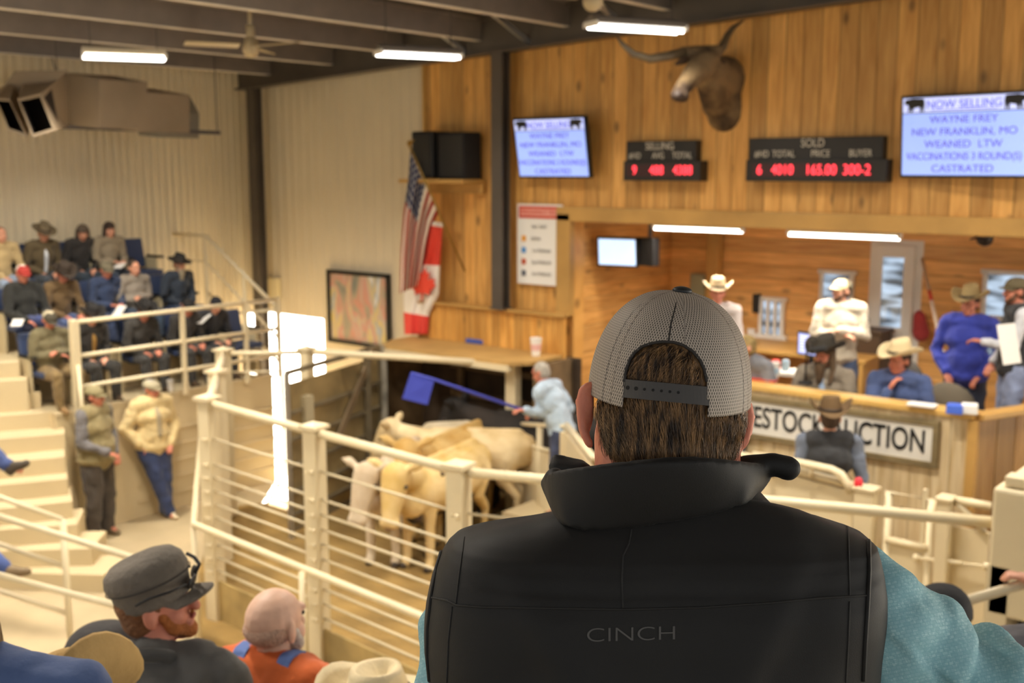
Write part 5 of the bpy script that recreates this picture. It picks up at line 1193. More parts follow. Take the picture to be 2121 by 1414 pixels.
c6 = G(1035, 1080, 0); cow('black cow standing in the dark alley behind the pale calves', (c6.x+.25, c6.y+.35, .02), 108, 1.12, '#15110e', '#2a211a', pit=25, name='cow')
c7 = G(835, 1165, 0); cow('dark brown calf hidden between the two front calves', (c7.x+.08, c7.y+.75, .02), 195, .82, '#2c2118', '#4a3726', pit=20)
t = P(836, 1002, 11.0); tag(MB().ell(t, (.03, .012, .035)).build('ear_tag', mat('tag_red', '#d8424a', .5), smooth=True), 'small red tag at the ear between the two front calves', 'tag')
bake_pending()
# ------------------------------------------------------------------ near viewers below the camera
def near(label, hx, hy, Z, face, s, pose='sit', **kw):
    p = P(hx, hy, Z); h = (1.312 if pose == 'sit' else 1.737)+(.03 if kw.get('hat') else 0)
    lean = kw.get('lean', 0); bk = math.sin(math.radians(lean))*.8*s; d = Vector((-math.sin(math.radians(face)), math.cos(math.radians(face)), 0))
    loc = Vector((p.x, p.y, p.z-h*s*(1-.1*(1-math.cos(math.radians(lean))))))-d*bk
    return person(label, loc, face, pose, s, voxel=.006, cloth_vox=.010, **kw)
Z1 = 2.95
o, L, hc = near('person in dark grey military cap with sunglasses on top, red beard and grey jacket', 322, 1150, Z1, 42, .94, top='#5a5855', pants='#3a3f4a', hat=None, hair='#7a4c28', beard=('#a8622c', 0), yaw=81, pit=-12, sk=skin_r, arms='knees', lean=14, collar='#454442', girth=1.0, bulk=.012)
# soft military cap
def soft_cap(o, hc, face, s, yaw):
    m = mat('cap_charcoal', '#6d655b', .9, 0, .35, 60, .18, 14); Mh = Rz(-yaw) @ Rx(12); n = 36; rings = []
    for a, b, z, yy in ((.084, .103, .018, 0), (.088, .108, .03, 0), (.089, .110, .07, 0), (.093, .116, .082, -.002), (.095, .119, .1, -.004), (.091, .112, .128, -.006), (.074, .092, .148, -.006), (.044, .055, .157, -.004), (.01, .012, .159, -.002)):
        rings.append([Mh @ (Vector((a*math.cos(t), b*math.sin(t)+yy, z+.010*math.sin(t)))*s)+hc for t in [2*math.pi*j/n for j in range(n)]])
    c = MB().loft(rings, True, True).build('cap', m, o, smooth=True)
    q = MB(); q.tube([Mh @ (Vector((.0965*math.cos(t), .1195*math.sin(t)-.002, .084+.010*math.sin(t)))*s)+hc for t in [2*math.pi*j/40 for j in range(41)]], .0016, 6); q.build('piping', mat('cap_piping', '#3a3531', .8), c, smooth=True)
    vs = []
    for zz in (0, .005):
        for i in range(6):
            f = i/5
            for j in range(15):
                t = math.pi*(.1+.8*j/14); vs.append(Mh @ (Vector((.086*math.cos(t)*(1-.1*f), .104*math.sin(t)+.062*f*math.sin(t)**.6, zz+.022-.018*math.cos(t)**2*f-.006*f))*s)+hc)
    fs = [(L0+i*15+j, L0+i*15+j+1, L0+(i+1)*15+j+1, L0+(i+1)*15+j) for L0 in (0, 90) for i in range(5) for j in range(14)]+[(75+j, 76+j, 166+j, 165+j) for j in range(14)]
    MB().add(vs, fs).build('bill', m, c, smooth=True)
    # sunglasses resting on the cap front
    g = empty('sunglasses', OM[o.name] @ (Mh @ Vector((0, .104, .058))*s+hc), math.radians(face-yaw), 'black sunglasses resting on the front of the dark grey military cap', 'glasses')
    for sd in (-1, 1):
        MB().ell((sd*.036, .012, 0), (.030, .006, .019), Rx(-20) @ Rz(-sd*14)).build('lens', black, g, smooth=True)
        MB().tube([(sd*.068, .0, .006), (sd*.098, -.04, 0), (sd*.10, -.09, -.012), (sd*.098, -.125, -.03)], .0035, 8).build('temple', black, g, smooth=True)
    MB().tube([(-.012, .016, .004), (0, .018, .007), (.012, .016, .004)], .003, 8).build('bridge', black, g, smooth=True)
    q = MB().tube([(.02, .02, .02), (.0, .03, .035), (-.03, .015, .045), (-.05, -.005, .05)], .005, 8); q.build('cord', dk, g, smooth=True)
soft_cap(o, hc, 42, .94, 81)
bald_skin = mat('pale_skin', '#e2b9a0', .5, 0, .08, 60, .1, 10)
o, L, hc = near('person with bald head in orange shirt and blue straps seen from behind', 566, 1206, 3.3, 20, 1.02, top='#dc6a2e', pants='#4d649c', hat=None, bald=True, beard=('#d9d2c8', 0), yaw=14, pit=0, sk=bald_skin, arms='lap', lean=6, girth=1.3, bulk=.045)
q = MB(); q.ell(Rz(-14) @ Vector((0, -.034, -.004))+hc, (.0775, .068, .05), Rz(-14)); q.build('cropped_hair', mat('cropped_grey', '#c9a792', .8, 0, .6, 120, .15, 30), o, smooth=True)
q = MB()
st = mat('strap_blue', '#5c78b8', .7, 0, .3, 80)
sh = L['sh_l']; sr = L['sh_r']
def ribbon(pts, w, t, nm, m, o):
    q = MB()
    fine = []
    for i in range(len(pts)-1):
        for k in range(5): fine.append(pts[i].lerp(pts[i+1], k/5))
    fine.append(pts[-1])
    for _ in range(2): fine = [fine[0]]+[(fine[i-1]+fine[i]*2+fine[i+1])/4 for i in range(1, len(fine)-1)]+[fine[-1]]
    rings = []
    for i, p in enumerate(fine):
        d = (fine[min(i+1, len(fine)-1)]-fine[max(i-1, 0)]).normalized(); lat = Vector((1, 0, 0))-d*d.x; lat.normalize(); nn = lat.cross(d)
        rings.append([p+lat*w/2+nn*t/2, p-lat*w/2+nn*t/2, p-lat*w/2-nn*t/2, p+lat*w/2-nn*t/2])
    return MB().loft(rings, True, True).build(nm, m, o)
bake_pending()
jk = [c for c in o.children if c.name.startswith('jacket')][0]
JB = BVHTree.FromPolygons([v.co for v in jk.data.vertices], [tuple(p.vertices) for p in jk.data.polygons])
for sd in (-1, 1):
    pts = []
    for k in range(22):
        f = k/21; x = sd*(.085*(1-f)**.8+.0); z_ = L['neck'].z-.03-f*.42
        if k < 4: h = JB.ray_cast(Vector((x, L['neck'].y+.03-.025*k, 3)), Vector((0, 0, -1)))
        else: h = JB.ray_cast(Vector((x, -1.5, z_)), Vector((0, 1, 0)))
        if h[0]: pts.append(h[0]+h[1]*.004)
    pts = [p for i, p in enumerate(pts) if i == 0 or p.z < pts[i-1].z+.001]
    ribbon(pts, .042, .006, 'suspender', st, o)

# dark cap, half hidden
near('person in dark grey cap mostly hidden behind the tan cowboy hat', 205, 1268, 3.1, -15, .98, top='#3c3b3d', pants='#333a4a', hat=('cap', '#3d3a39'), yaw=0, arms='lap', lean=4, sk=skin_r)
# tan cowboy hat
hatc = P(165, 1440, 2.2)
o = empty('cowboy_hat', hatc, math.radians(20), 'tan leather cowboy hat with curled stitched brim at the lower left corner', 'hat')
HM2 = Rz(0) @ Ry(-52) @ Rx(-12); cowboy_hat(o, HM2, Vector((0, 0, 0)), .74, '#bd9c63', band='#7d6842', curl=.05, tall=.11, name='hat')
q = MB()
for k in range(64):
    t = 2*math.pi*k/64; t2 = t+.055; a_, b_2 = .156*.74, .189*.74; zf = lambda u: (.0085+.05*1.05*abs(math.cos(u))**2.2-.3*.05*math.sin(u)**2)*.74
    q.tube([HM2 @ Vector((a_*math.cos(u), b_2*math.sin(u), zf(u)+.003)) for u in (t, t2)], .0011, 5)
q.build('brim_stitching', mat('stitch_cream', '#e0d0a4', .7), [c for c in o.children][0] if False else o)
# denim jacket with long fair hair
near('person in blue denim jacket with long fair hair at the lower left corner', -118, 1190, 1.95, 35, .95, top='#4a6090', pants='#394766', longhair=True, hair='#8a6f48', yaw=0, arms=('lap', 'lap'), lean=4, collar='#4a6090', wover={'el_r': P(160, 1440, 1.92), 'sh_r': P(-30, 1410, 1.97)})
# pale hat at the bottom centre
near('person in pale cream hat cut off by the bottom edge beside the orange shirt', 778, 1392, 3.0, 20, 1.0, top='#c9b48c', pants='#394766', hat=('cowboy', '#ecd9ae'), hatkw=dict(curl=.05, tall=.1), arms='lap')
# right side: dark cap and gripping hand
near('person in black cap peeking over the teal sleeve', 1952, 1196, 3.4, 0, 1.0, top='#26262a', pants='#394766', hat=('cap', '#232326'), arms='lap')
hp = RAILPT
person('person out of frame at the right gripping the cream rail with one hand', P(2330, 1260, 4.6)+Vector((0, 0, -1.35)), 60, 'sit', 1.0, top='#8f8b90', pants='#394766', hat=('cap', '#444444'), wover={'wr_l': hp+Vector((.09, .02, .02)), 'el_l': hp+Vector((.32, .08, -.08))})
near('person in grey heather sleeve just inside the right edge behind the teal sleeve', 2235, 1120, 2.6, 20, 1.05, top='#77757a', pants='#394766', arms='lap', hair='#4a3a2c')

# ------------------------------------------------------------------ the man in the black vest
ZC = 1.42
hb = P(1360, 1250, ZC); base = Vector((hb.x, hb.y, 2.25))
hero = empty('person', base, YAW, 'person in black vest over teal patterned shirt and grey mesh cap seen large from behind', 'person')
FH = Vector((-sn, cs, 0))      # horizontal, away from the viewer
def ringpx(y, xl, xr, dep, ex=2.6, n=72, Zc=ZC, yo=0, tilt=0):
    a, b = P(xl, y, Zc), P(xr, y, Zc); c = (a+b)/2; hw = (b-a)/2; r = []
    for k in range(n):
        t = 2*math.pi*k/n; ct, st_ = math.cos(t), math.sin(t)
        r.append(c+hw*(math.copysign(abs(ct)**(2/ex), ct))+FH*(dep*math.copysign(abs(st_)**(2/ex), st_)+yo)+Vector((0, 0, tilt*st_)))
    return r
vm_ = bpy.data.materials.new('vest_softshell'); vm_.use_nodes = True; nt = vm_.node_tree; b_ = nt.nodes['Principled BSDF']
b_.inputs['Base Color'].default_value = lin('#0e0d0c'); b_.inputs['Roughness'].default_value = .62; b_.inputs['Specular IOR Level'].default_value = .35; b_.inputs['Sheen Weight'].default_value = .04; b_.inputs['Sheen Roughness'].default_value = .5
tc = nt.nodes.new('ShaderNodeTexCoord'); n1 = nt.nodes.new('ShaderNodeTexNoise'); n1.inputs['Scale'].default_value = 900; n2 = nt.nodes.new('ShaderNodeTexNoise'); n2.inputs['Scale'].default_value = 7; n2.inputs['Detail'].default_value = 2
nt.links.new(tc.outputs['Object'], n1.inputs['Vector']); nt.links.new(tc.outputs['Object'], n2.inputs['Vector'])
bp1 = nt.nodes.new('ShaderNodeBump'); bp1.inputs['Strength'].default_value = .25; bp1.inputs['Distance'].default_value = .001; bp2 = nt.nodes.new('ShaderNodeBump'); bp2.inputs['Strength'].default_value = .35; bp2.inputs['Distance'].default_value = .02
nt.links.new(n1.outputs['Fac'], bp1.inputs['Height']); nt.links.new(n2.outputs['Fac'], bp2.inputs['Height']); nt.links.new(bp2.outputs[0], bp1.inputs['Normal']); nt.links.new(bp1.outputs[0], b_.inputs['Normal'])
VEST = [(2050, 950, 1740, .150, 2.6), (1800, 930, 1765, .150, 2.6), (1600, 905, 1785, .150, 2.6), (1470, 890, 1792, .150, 2.7), (1400, 882, 1793, .150, 2.8), (1330, 880, 1796, .150, 2.9), (1250, 889, 1802, .150, 3.0), (1200, 897, 1805, .146, 3.1), (1160, 909, 1806, .138, 3.1), (1135, 920, 1805, .130, 3.0), (1118, 934, 1803, .122, 2.9), (1105, 958, 1790, .114, 2.7), (1092, 1000, 1765, .106, 2.6), (1080, 1050, 1735, .098, 2.5), (1068, 1110, 1700, .09, 2.4), (1056, 1165, 1650, .082, 2.3), (1046, 1200, 1590, .075, 2.2), (1020, 1215, 1565, .07, 2.1), (980, 1225, 1560, .068, 2.1)]
# denser rings through interpolation
def dense(V_, k):
    out = []
    for i in range(len(V_)-1):
        for j in range(k): f = j/k; out.append(tuple(V_[i][m_]*(1-f)+V_[i+1][m_]*f for m_ in range(len(V_[0]))))
    out.append(V_[-1]); return out
rings = [ringpx(*v[:5], n=120, tilt=-max(0, min(1, (1150-v[0])/100))*.034) for v in dense(VEST, 5)]
def fold(p):
    q = OM[hero.name].inverted() @ p; x, z = q.x, q.z
    d = .007*noise.noise(Vector((x*5, q.y*3, z*7)))+.004*noise.noise(Vector((x*14+3, q.y*4, z*9+1)))
    d += .008*math.exp(-((x-.07-(z-1.25)*.5)/.035)**2)*max(0, min(1, (z-1.0)*4))*math.exp(-((z-1.27)/.12)**2)     # crease right of centre
    d += .007*math.exp(-((x+.10+(z-1.25)*.6)/.03)**2)*math.exp(-((z-1.22)/.12)**2)
    d += .006*math.exp(-((z-(1.19-x*.4))/.03)**2)*math.exp(-((x-.15)/.09)**2)
    return d*1.7
rr = []
for r in rings:
    c = sum(r, Vector())/len(r); rr.append([p+(p-c).normalized()*fold(p) for p in r])
vest = MB().loft(rr, True, True).build('vest', vm_, hero, world=True, smooth=True)
def bvh_of(o):
    me = o.data; M = OM[hero.name]; return BVHTree.FromPolygons([M @ v.co for v in me.vertices], [tuple(p.vertices) for p in me.polygons])
VB = bvh_of(vest)
def hit(x, y, bvh=None, off=.0):
    d = ray(x, y).normalized(); h = (bvh or VB).ray_cast(Vector((0, 0, H)), d)
    return (h[0]-d*off) if h[0] else None
def seam(pts, nm, r=.0011, off=.0002, m=None, steps=14, bvh=None, parent=None):
    out = []
    for i in range(len(pts)-1):
        for k in range(steps):
            f = k/steps; h = hit(pts[i][0]*(1-f)+pts[i+1][0]*f, pts[i][1]*(1-f)+pts[i+1][1]*f, bvh, off)
            if h is not None: out.append(h)
    h = hit(pts[-1][0], pts[-1][1], bvh, off)
    if h is not None: out.append(h)
    if len(out) > 2: return MB().tube(out, r, 6).build(nm, m or seam_m, parent or vest, world=False if False else False, smooth=True) if False else _sb(out, r, nm, m, parent)
OM[vest.name] = OM[hero.name]
def _sb(out, r, nm, m, parent):
    q = MB().tube(out, r, 6); pa = parent or vest
    return q.build(nm, m or seam_m, pa, world=True, smooth=True)
seam_m = mat('vest_seam', '#151413', .7)
seam([(1308, 1095), (1303, 1125), (1291, 1150), (1288, 1200), (1290, 1260)], 'centre_seam')
seam([(889, 1236), (925, 1243), (945, 1253), (1000, 1257), (1290, 1262), (1450, 1258), (1600, 1248), (1700, 1238), (1796, 1233)], 'yoke_seam', .0014)
seam([(962, 1112), (957, 1150), (950, 1200), (944, 1250)], 'armhole_seam'); seam([(936, 1256), (928, 1330), (925, 1413)], 'armhole_seam')
seam([(1756, 1090), (1758, 1160), (1760, 1235)], 'armhole_seam'); seam([(1760, 1245), (1757, 1330), (1752, 1413)], 'armhole_seam')
# armhole bindings
seam([(915, 1140), (903, 1180), (893, 1240), (886, 1300), (885, 1360), (890, 1410)], 'armhole_binding', .003, m=vm_)
seam([(1799, 1115), (1800, 1180), (1797, 1250), (1792, 1330), (1788, 1410)], 'armhole_binding', .003, m=vm_)
# embroidered word
cu = bpy.data.curves.new('t', 'FONT'); cu.body = 'CINCH'; cu.size = 1; cu.align_x = 'CENTER'; cu.align_y = 'CENTER'; cu.offset = -.012
to = bpy.data.objects.new('t', cu); COL.objects.link(to); bpy.context.view_layer.update()
me = bpy.data.meshes.new_from_object(to.evaluated_get(bpy.context.evaluated_depsgraph_get())); bpy.data.objects.remove(to)
xs = [v.co.x for v in me.vertices]; ys_ = [v.co.y for v in me.vertices]; x0, x1, y0, y1 = min(xs), max(xs), min(ys_), max(ys_)
inv = OM[hero.name].inverted()
bmt = bmesh.new(); bmt.from_mesh(me); bmesh.ops.triangulate(bmt, faces=bmt.faces[:]); bmesh.ops.subdivide_edges(bmt, edges=bmt.edges[:], cuts=1)
for v in bmt.verts:
    px = 1216+(v.co.x-x0)/(x1-x0)*182; py = 1329-(v.co.y-y0)/(y1-y0)*28-(px-1216)*.028
    h = hit(px, py, None, .0012); v.co = inv @ (h if h is not None else P(px, py, 1.27))
bmt.to_mesh(me); bmt.free(); me.materials.clear(); me.materials.append(mat('grey_thread', '#4b4947', .6)); me.name = 'embroidery'
eo = bpy.data.objects.new('embroidery', me); COL.objects.link(eo); eo.parent = vest

# collar: a thick stand up band rolled outwards
def sw(pts, prof_h, thick):
    pass
q = MB()
def colband(top, bot, th, q=q):
    """top and bottom edge point lists (px, py, Z) round the neck"""
    n = 60
    def at_(l, f):
        f *= len(l)-1; i = min(int(f), len(l)-2); f -= i; a = [l[max(i-1, 0)], l[i], l[i+1], l[min(i+2, len(l)-1)]]
        r = []
        for k in range(3):
            p0, p1, p2, p3 = (Vector(w_)[k] for w_ in a); r.append(.5*((2*p1)+(-p0+p2)*f+(2*p0-5*p1+4*p2-p3)*f*f+(-p0+3*p1-3*p2+p3)*f**3))
        return P(*r)
    rings = []
    for i in range(n+1):
        f = i/n; t = at_(top, f); b = at_(bot, f)
        t2, b2 = at_(top, min(1, f+.01)), at_(top, max(0, f-.01)); d = (t2-b2).normalized(); u = (t-b).normalized(); nn = d.cross(u).normalized()
        r = []; m_ = 10
        for k in range(m_+1): s_ = k/m_; r.append(b.lerp(t, s_)+nn*th/2*(1+.5*math.sin(s_*3.1)))
        for k in range(m_+1): s_ = 1-k/m_; r.append(b.lerp(t, s_)-nn*th/2)
        rings.append(r)
    q.loft(rings, True, True)
top = [(1148, 1000, 1.50), (1136, 1003, 1.43), (1148, 978, 1.37), (1210, 966, 1.325), (1310, 955, 1.30), (1420, 948, 1.30), (1500, 951, 1.32), (1560, 958, 1.37), (1600, 964, 1.43)]
bot = [(1200, 1090, 1.48), (1170, 1075, 1.43), (1172, 1085, 1.38), (1215, 1098, 1.335), (1310, 1090, 1.315), (1420, 1072, 1.315), (1500, 1055, 1.33), (1535, 1045, 1.37), (1550, 1030, 1.42)]
def onv(x, y, Z):
    h = hit(x, y)
    if h is None: return (x, y, Z)
    return (x, y, min(Z+.02, (h-Vector((0, 0, H))).dot(FV)+.004))
bot = [onv(*b) if 1 < i < 8 else b for i, b in enumerate(bot)]
colband(top, bot, .014)
# outward roll on the left and the drop of the right lapel
for a, b, r1, r2 in (((1150, 990, 1.39), (1140, 1002, 1.42), .014, .013), ((1140, 1002, 1.42), (1165, 1045, 1.42), .013, .016), ((1165, 1045, 1.42), (1200, 1085, 1.40), .016, .014), ((1200, 1085, 1.38), (1310, 1092, 1.335), .014, .012),
                     ((1545, 964, 1.40), (1600, 960, 1.40), .014, .014), ((1600, 961, 1.40), (1634, 969, 1.40), .015, .0155), ((1545, 975, 1.40), (1535, 1020, 1.40), .016, .014), ((1575, 966, 1.40), (1545, 1010, 1.40), .013, .012), ((1535, 1020, 1.38), (1510, 1045, 1.36), .014, .012), ((1600, 962, 1.40), (1632, 972, 1.40), .012, .015)):
    q.cap(P(*a), P(*b), r1, r2, 14)
q.cap(P(1152, 951, 1.47), P(1154, 985, 1.46), .008, .010, 10); q.cap(P(1154, 950, 1.47), P(1205, 963, 1.46), .007, .008, 10); q.cap(P(1154, 968, 1.465), P(1210, 975, 1.45), .012, .012, 10)
collar = q.build('collar', vm_, hero, world=True, voxel=.004, sm=5)
q = MB()
# neck and head, arms under the sleeves: one body
HZ = 1.42; hcx, hcy = 1388, 830
hc = P(1392, 800, HZ)
HX = RV; U3 = Vector((0, 0, 1))
roll = math.radians(4)
HR = (HX*math.cos(roll)-U3*math.sin(roll)); HU = (U3*math.cos(roll)+HX*math.sin(roll)); HM = Matrix((HR, FH, HU)).transposed()
q.ell(hc+HU*.012, (.091, .102, .105), HM, 28, 18); q.ell(hc-HU*.045-FH*.01, (.088, .09, .075), HM, 24, 14)
q.cap(hc+FH*.05-HU*.06, hc+FH*.075-HU*.11, .06, .04); q.cap(hc+FH*.10-HU*.0, hc+FH*.118-HU*.045, .012, .016)
nk = P(1385, 1040, 1.42)
q.cap(hc-HU*.06-HX*.003, P(1384, 985, 1.42), .092, .094, 24); q.cap(P(1384, 985, 1.42), nk, .08, .07, 24); q.cap(nk, P(1375, 1200, 1.44), .06, .07, 20)
q.cap(P(1375, 1200, 1.44), Vector((base.x, base.y, 2.78)), .07, .11, 20)
SHL, SHR = P(985, 1200, 1.43), P(1752, 1215, 1.43)
q.cap(SHL, SHR, .045, .055); ELL, WRL = P(940, 1620, 1.47), P(1050, 1640, 1.66); ELR, WRR = P(2120, 1520, 1.50), P(2010, 1640, 1.75)
for a, b, c in ((SHL, ELL, WRL), (SHR, ELR, WRR)): q.cap(a, b, .045, .038); q.cap(b, c, .038, .028)
make_hand(q, WRL, WRL-ELL, -1, 1.0); make_hand(q, WRR, WRR-ELR, 1, 1.0)
hip = Vector((base.x, base.y, 2.78))
KN = [hip+FH*.45-RV*.15, hip+FH*.45+RV*.15]; AN = [k+Vector((0, 0, -.42))+FH*.03 for k in KN]
for sg, k, a in zip((-1, 1), KN, AN): q.cap(hip+RV*sg*.09, k, .07, .05); q.cap(k, a, .05, .038); q.cap(a, a+FH*.12-U3*.04, .035, .03)
# ears
def ear(cpx, cpy, Z, hgt, sgn, tiltdeg):
    c = P(cpx, cpy, Z); M = Matrix((HR*sgn, FH, HU)).transposed() @ Ry(tiltdeg)
    q.ell(c, (.0095, .019, hgt), M, 18, 12); q.ell(c+M @ Vector((.004, -.006, .010)), (.008, .014, hgt*.72), M, 16, 10)
    q.cap(c+M @ Vector((-.012, .005, -.01)), c+M @ Vector((-.002, .0, .0)), .012, .012)
for pts_, rr_ in (([(1226, 796), (1209, 806), (1202, 832), (1203, 866), (1210, 898), (1221, 920)], [.006, .0068, .0068, .0066, .0066, .006]), ([(1532, 836), (1549, 838), (1555, 862), (1550, 895), (1540, 922)], [.006, .0065, .0065, .006, .0055])):
    for k in range(len(pts_)-1): q.cap(P(*pts_[k], 1.40), P(*pts_[k+1], 1.40), rr_[k], rr_[k+1], 12)
q.ell(P(1219, 850, 1.408), (.007, .012, .034), HM, 16, 10); q.ell(P(1540, 872, 1.408), (.007, .012, .03), HM, 16, 10)
hs = mat('viewer_skin', '#d98468', .5, 0, .12, 120, .12, 25)
hs.node_tree.nodes['Principled BSDF'].inputs['Subsurface Weight'].default_value = .25; hs.node_tree.nodes['Principled BSDF'].inputs['Subsurface Radius'].default_value = (.02, .006, .003)
q.build('body', hs, hero, world=True, voxel=.0042, sm=4)

ARS = [(1300, 905), (1302, 800), (1305, 772), (1312, 750), (1322, 735), (1335, 724), (1352, 717), (1372, 714), (1393, 715), (1411, 721), (1429, 733), (1443, 750), (1451, 768), (1456, 792), (1458, 905)]
def inpoly(x, y, pl):
    c = False; j = len(pl)-1
    for i in range(len(pl)):
        if (pl[i][1] > y) != (pl[j][1] > y) and x < (pl[j][0]-pl[i][0])*(y-pl[i][1])/(pl[j][1]-pl[i][1])+pl[i][0]: c = not c
        j = i
    return c
# hair: shell plus strands
hairm = bpy.data.materials.new('brown_hair'); hairm.use_nodes = True; nt = hairm.node_tree; b_ = nt.nodes['Principled BSDF']
tc = nt.nodes.new('ShaderNodeTexCoord'); wn = nt.nodes.new('ShaderNodeTexNoise'); wn.inputs['Scale'].default_value = 160; mp = nt.nodes.new('ShaderNodeMapping'); mp.inputs['Scale'].default_value = (1, 1, .12)
nt.links.new(tc.outputs['Object'], mp.inputs[0]); nt.links.new(mp.outputs[0], wn.inputs['Vector']); rp = nt.nodes.new('ShaderNodeValToRGB'); rp.color_ramp.elements[0].position = .35; rp.color_ramp.elements[0].color = lin('#2b1c12'); rp.color_ramp.elements[1].position = .7; rp.color_ramp.elements[1].color = lin('#a07a50')
nt.links.new(wn.outputs['Fac'], rp.inputs[0]); nt.links.new(rp.outputs[0], b_.inputs['Base Color']); b_.inputs['Roughness'].default_value = .42
q = MB(); q.ell(hc+HU*.015-FH*.004, (.095, .102, .1), HM, 28, 18); q.ell(hc-HU*.030-FH*.014, (.0965, .094, .062), HM, 28, 16); q.ell(hc-HU*.062-FH*.028-HX*.002, (.086, .082, .056), HM, 28, 16)
hair = q.build('hair', hairm, hero, world=True, voxel=.005, sm=4)
bake_pending()
OM[hair.name] = OM[hero.name]; HB = bvh_of(hair)
# strands follow the shell downwards
vs, fs = [], []
rnd = random.Random(3)
def strand(x, y, dx, ln, wd, lift):
    pts = []
    for k in range(6):
        f = k/5; px = x+dx*f+2*math.sin(f*3+x); py = y+ln*f
        h = hit(px, py, HB, .0)
        if h is None or not ((inpoly(px, py, ARS) and (y > 790 or py < 787+(px-1290)*.09)) or py > 812+(px-1222)*.125): break
        nrm = (h-hc).normalized(); pts.append(h+nrm*(.0012+lift*math.sin(min(1, f*1.1)*2.2)))
    if len(pts) < 2: return
    n0 = len(vs); k = len(pts)
    for i, p in enumerate(pts):
        w_ = wd*(1-.85*i/(k-1)); d = (pts[min(i+1, k-1)]-pts[max(i-1, 0)]).normalized(); nrm = (p-hc).normalized(); l = d.cross(nrm).normalized()
        vs.extend([p+l*w_, p-l*w_, p+nrm*w_*.8])
    for i in range(k-1):
        a = n0+i*3; b = a+3
        for j in range(3): fs.append((a+j, a+(j+1) % 3, b+(j+1) % 3, b+j))
for i in range(5200):
    x = rnd.uniform(1210, 1548); y = rnd.uniform(800, 945); cx_ = 1385
    strand(x, y, (cx_-x)*rnd.uniform(.0, .22)+rnd.uniform(-12, 6)+8, rnd.uniform(30, 75), rnd.uniform(.0004, .001), rnd.uniform(.0005, .007))
for i in range(2200):
    x = rnd.uniform(1292, 1466); y = rnd.uniform(700, 790)
    strand(x, y, rnd.uniform(-45, 5), rnd.uniform(25, 55), rnd.uniform(.0004, .001), rnd.uniform(.001, .008))
st_o = MB(); st_o.v = [Vector(v) for v in vs]; st_o.f = fs
st_o = st_o.build('strands', hairm, hair, world=True, smooth=True); st_o['kind'] = 'stuff'

# mesh cap
cm = bpy.data.materials.new('cap_mesh_fabric'); cm.use_nodes = True; nt = cm.node_tree; b_ = nt.nodes['Principled BSDF']; N = nt.nodes.new; Lk = nt.links.new
uvn = N('ShaderNodeUVMap'); sx_ = N('ShaderNodeSeparateXYZ'); Lk(uvn.outputs[0], sx_.inputs[0])
def mt(op, a, bb=None):
    n = N('ShaderNodeMath'); n.operation = op
    for i, v in enumerate((a, bb)):
        if v is None: continue
        if isinstance(v, (int, float)): n.inputs[i].default_value = v
        else: Lk(v, n.inputs[i])
    return n.outputs[0]
# hexagon like holes: cos products in metres, 2.6 mm pitch
k_ = 2*math.pi/.0034
su = mt('COSINE', mt('MULTIPLY', sx_.outputs[0], k_)); sv = mt('COSINE', mt('MULTIPLY', sx_.outputs[1], k_*.58)); pr = mt('MULTIPLY', su, sv)
hole = N('ShaderNodeMapRange'); hole.inputs['From Min'].default_value = .15; hole.inputs['From Max'].default_value = .42; Lk(pr, hole.inputs['Value'])
mx = N('ShaderNodeMix'); mx.data_type = 'RGBA'; Lk(hole.outputs[0], mx.inputs['Factor']); mx.inputs['A'].default_value = lin('#b0a497'); mx.inputs['B'].default_value = lin('#433d36')
Lk(mx.outputs['Result'], b_.inputs['Base Color']); b_.inputs['Roughness'].default_value = .6
bp = N('ShaderNodeBump'); bp.invert = True; bp.inputs['Strength'].default_value = .7; bp.inputs['Distance'].default_value = .0012; Lk(hole.outputs[0], bp.inputs['Height']); Lk(bp.outputs[0], b_.inputs['Normal'])
c0 = P(1385, 815, HZ); na, ne = 200, 90
HALF, TOPH, DEP = .101, .134, .112
vs, uvs, fs = [], [], []
def capp(t, e):
    """t azimuth, e 0..1 from rim to crown"""
    ph = e*math.pi/2; cr = math.cos(ph)**.82; zr = math.sin(ph)**.94
    x = HALF*cr*math.cos(t); y = DEP*cr*math.sin(t); z = TOPH*zr-.012*(1-zr)*0
    bulge = 1+.012*math.cos(6*t)*zr*(1-zr)*2
    return c0+HR*x*bulge+FH*y*bulge+HU*(z-.004)
for j in range(ne+1):
    for i in range(na+1):
        t = 2*math.pi*i/na; e = j/ne*.998; vs.append(capp(t, e)); rr_ = max(.02, math.cos(e*math.pi/2)**.82)
        # per panel coordinates so that the weave keeps its size on the dome
        pan = math.pi/3; tt = (t+math.pi/2) % pan-pan/2
        uvs.append((tt*.106*rr_, e*.17))
AR = [(1290, 905), (1293, 800), (1296, 770), (1304, 745), (1315, 729), (1330, 717), (1350, 710), (1372, 707), (1395, 708), (1415, 714), (1435, 727), (1450, 745), (1459, 765), (1464, 790), (1467, 905)]
def inpoly(x, y, pl):
    c = False; j = len(pl)-1
    for i in range(len(pl)):
        if (pl[i][1] > y) != (pl[j][1] > y) and x < (pl[j][0]-pl[i][0])*(y-pl[i][1])/(pl[j][1]-pl[i][1])+pl[i][0]: c = not c
        j = i
    return c
def topx(p):
    q_ = p-Vector((0, 0, H)); z_ = q_.dot(FV); return CX+q_.dot(RV)/z_*F, CY-q_.dot(UV_)/z_*F
for j in range(ne):
    for i in range(na):
        ids = (j*(na+1)+i, j*(na+1)+i+1, (j+1)*(na+1)+i+1, (j+1)*(na+1)+i)
        c = sum((vs[k] for k in ids), Vector())/4
        if (c-c0).dot(FH) < 0 and inpoly(*topx(c), AR): continue
        fs.append(ids)
mbc = MB(); mbc.v = vs; mbc.f = fs
cap_o = mbc.build('cap', cm, hero, world=True, smooth=True)
uvl = cap_o.data.uv_layers.new(name='UVMap')
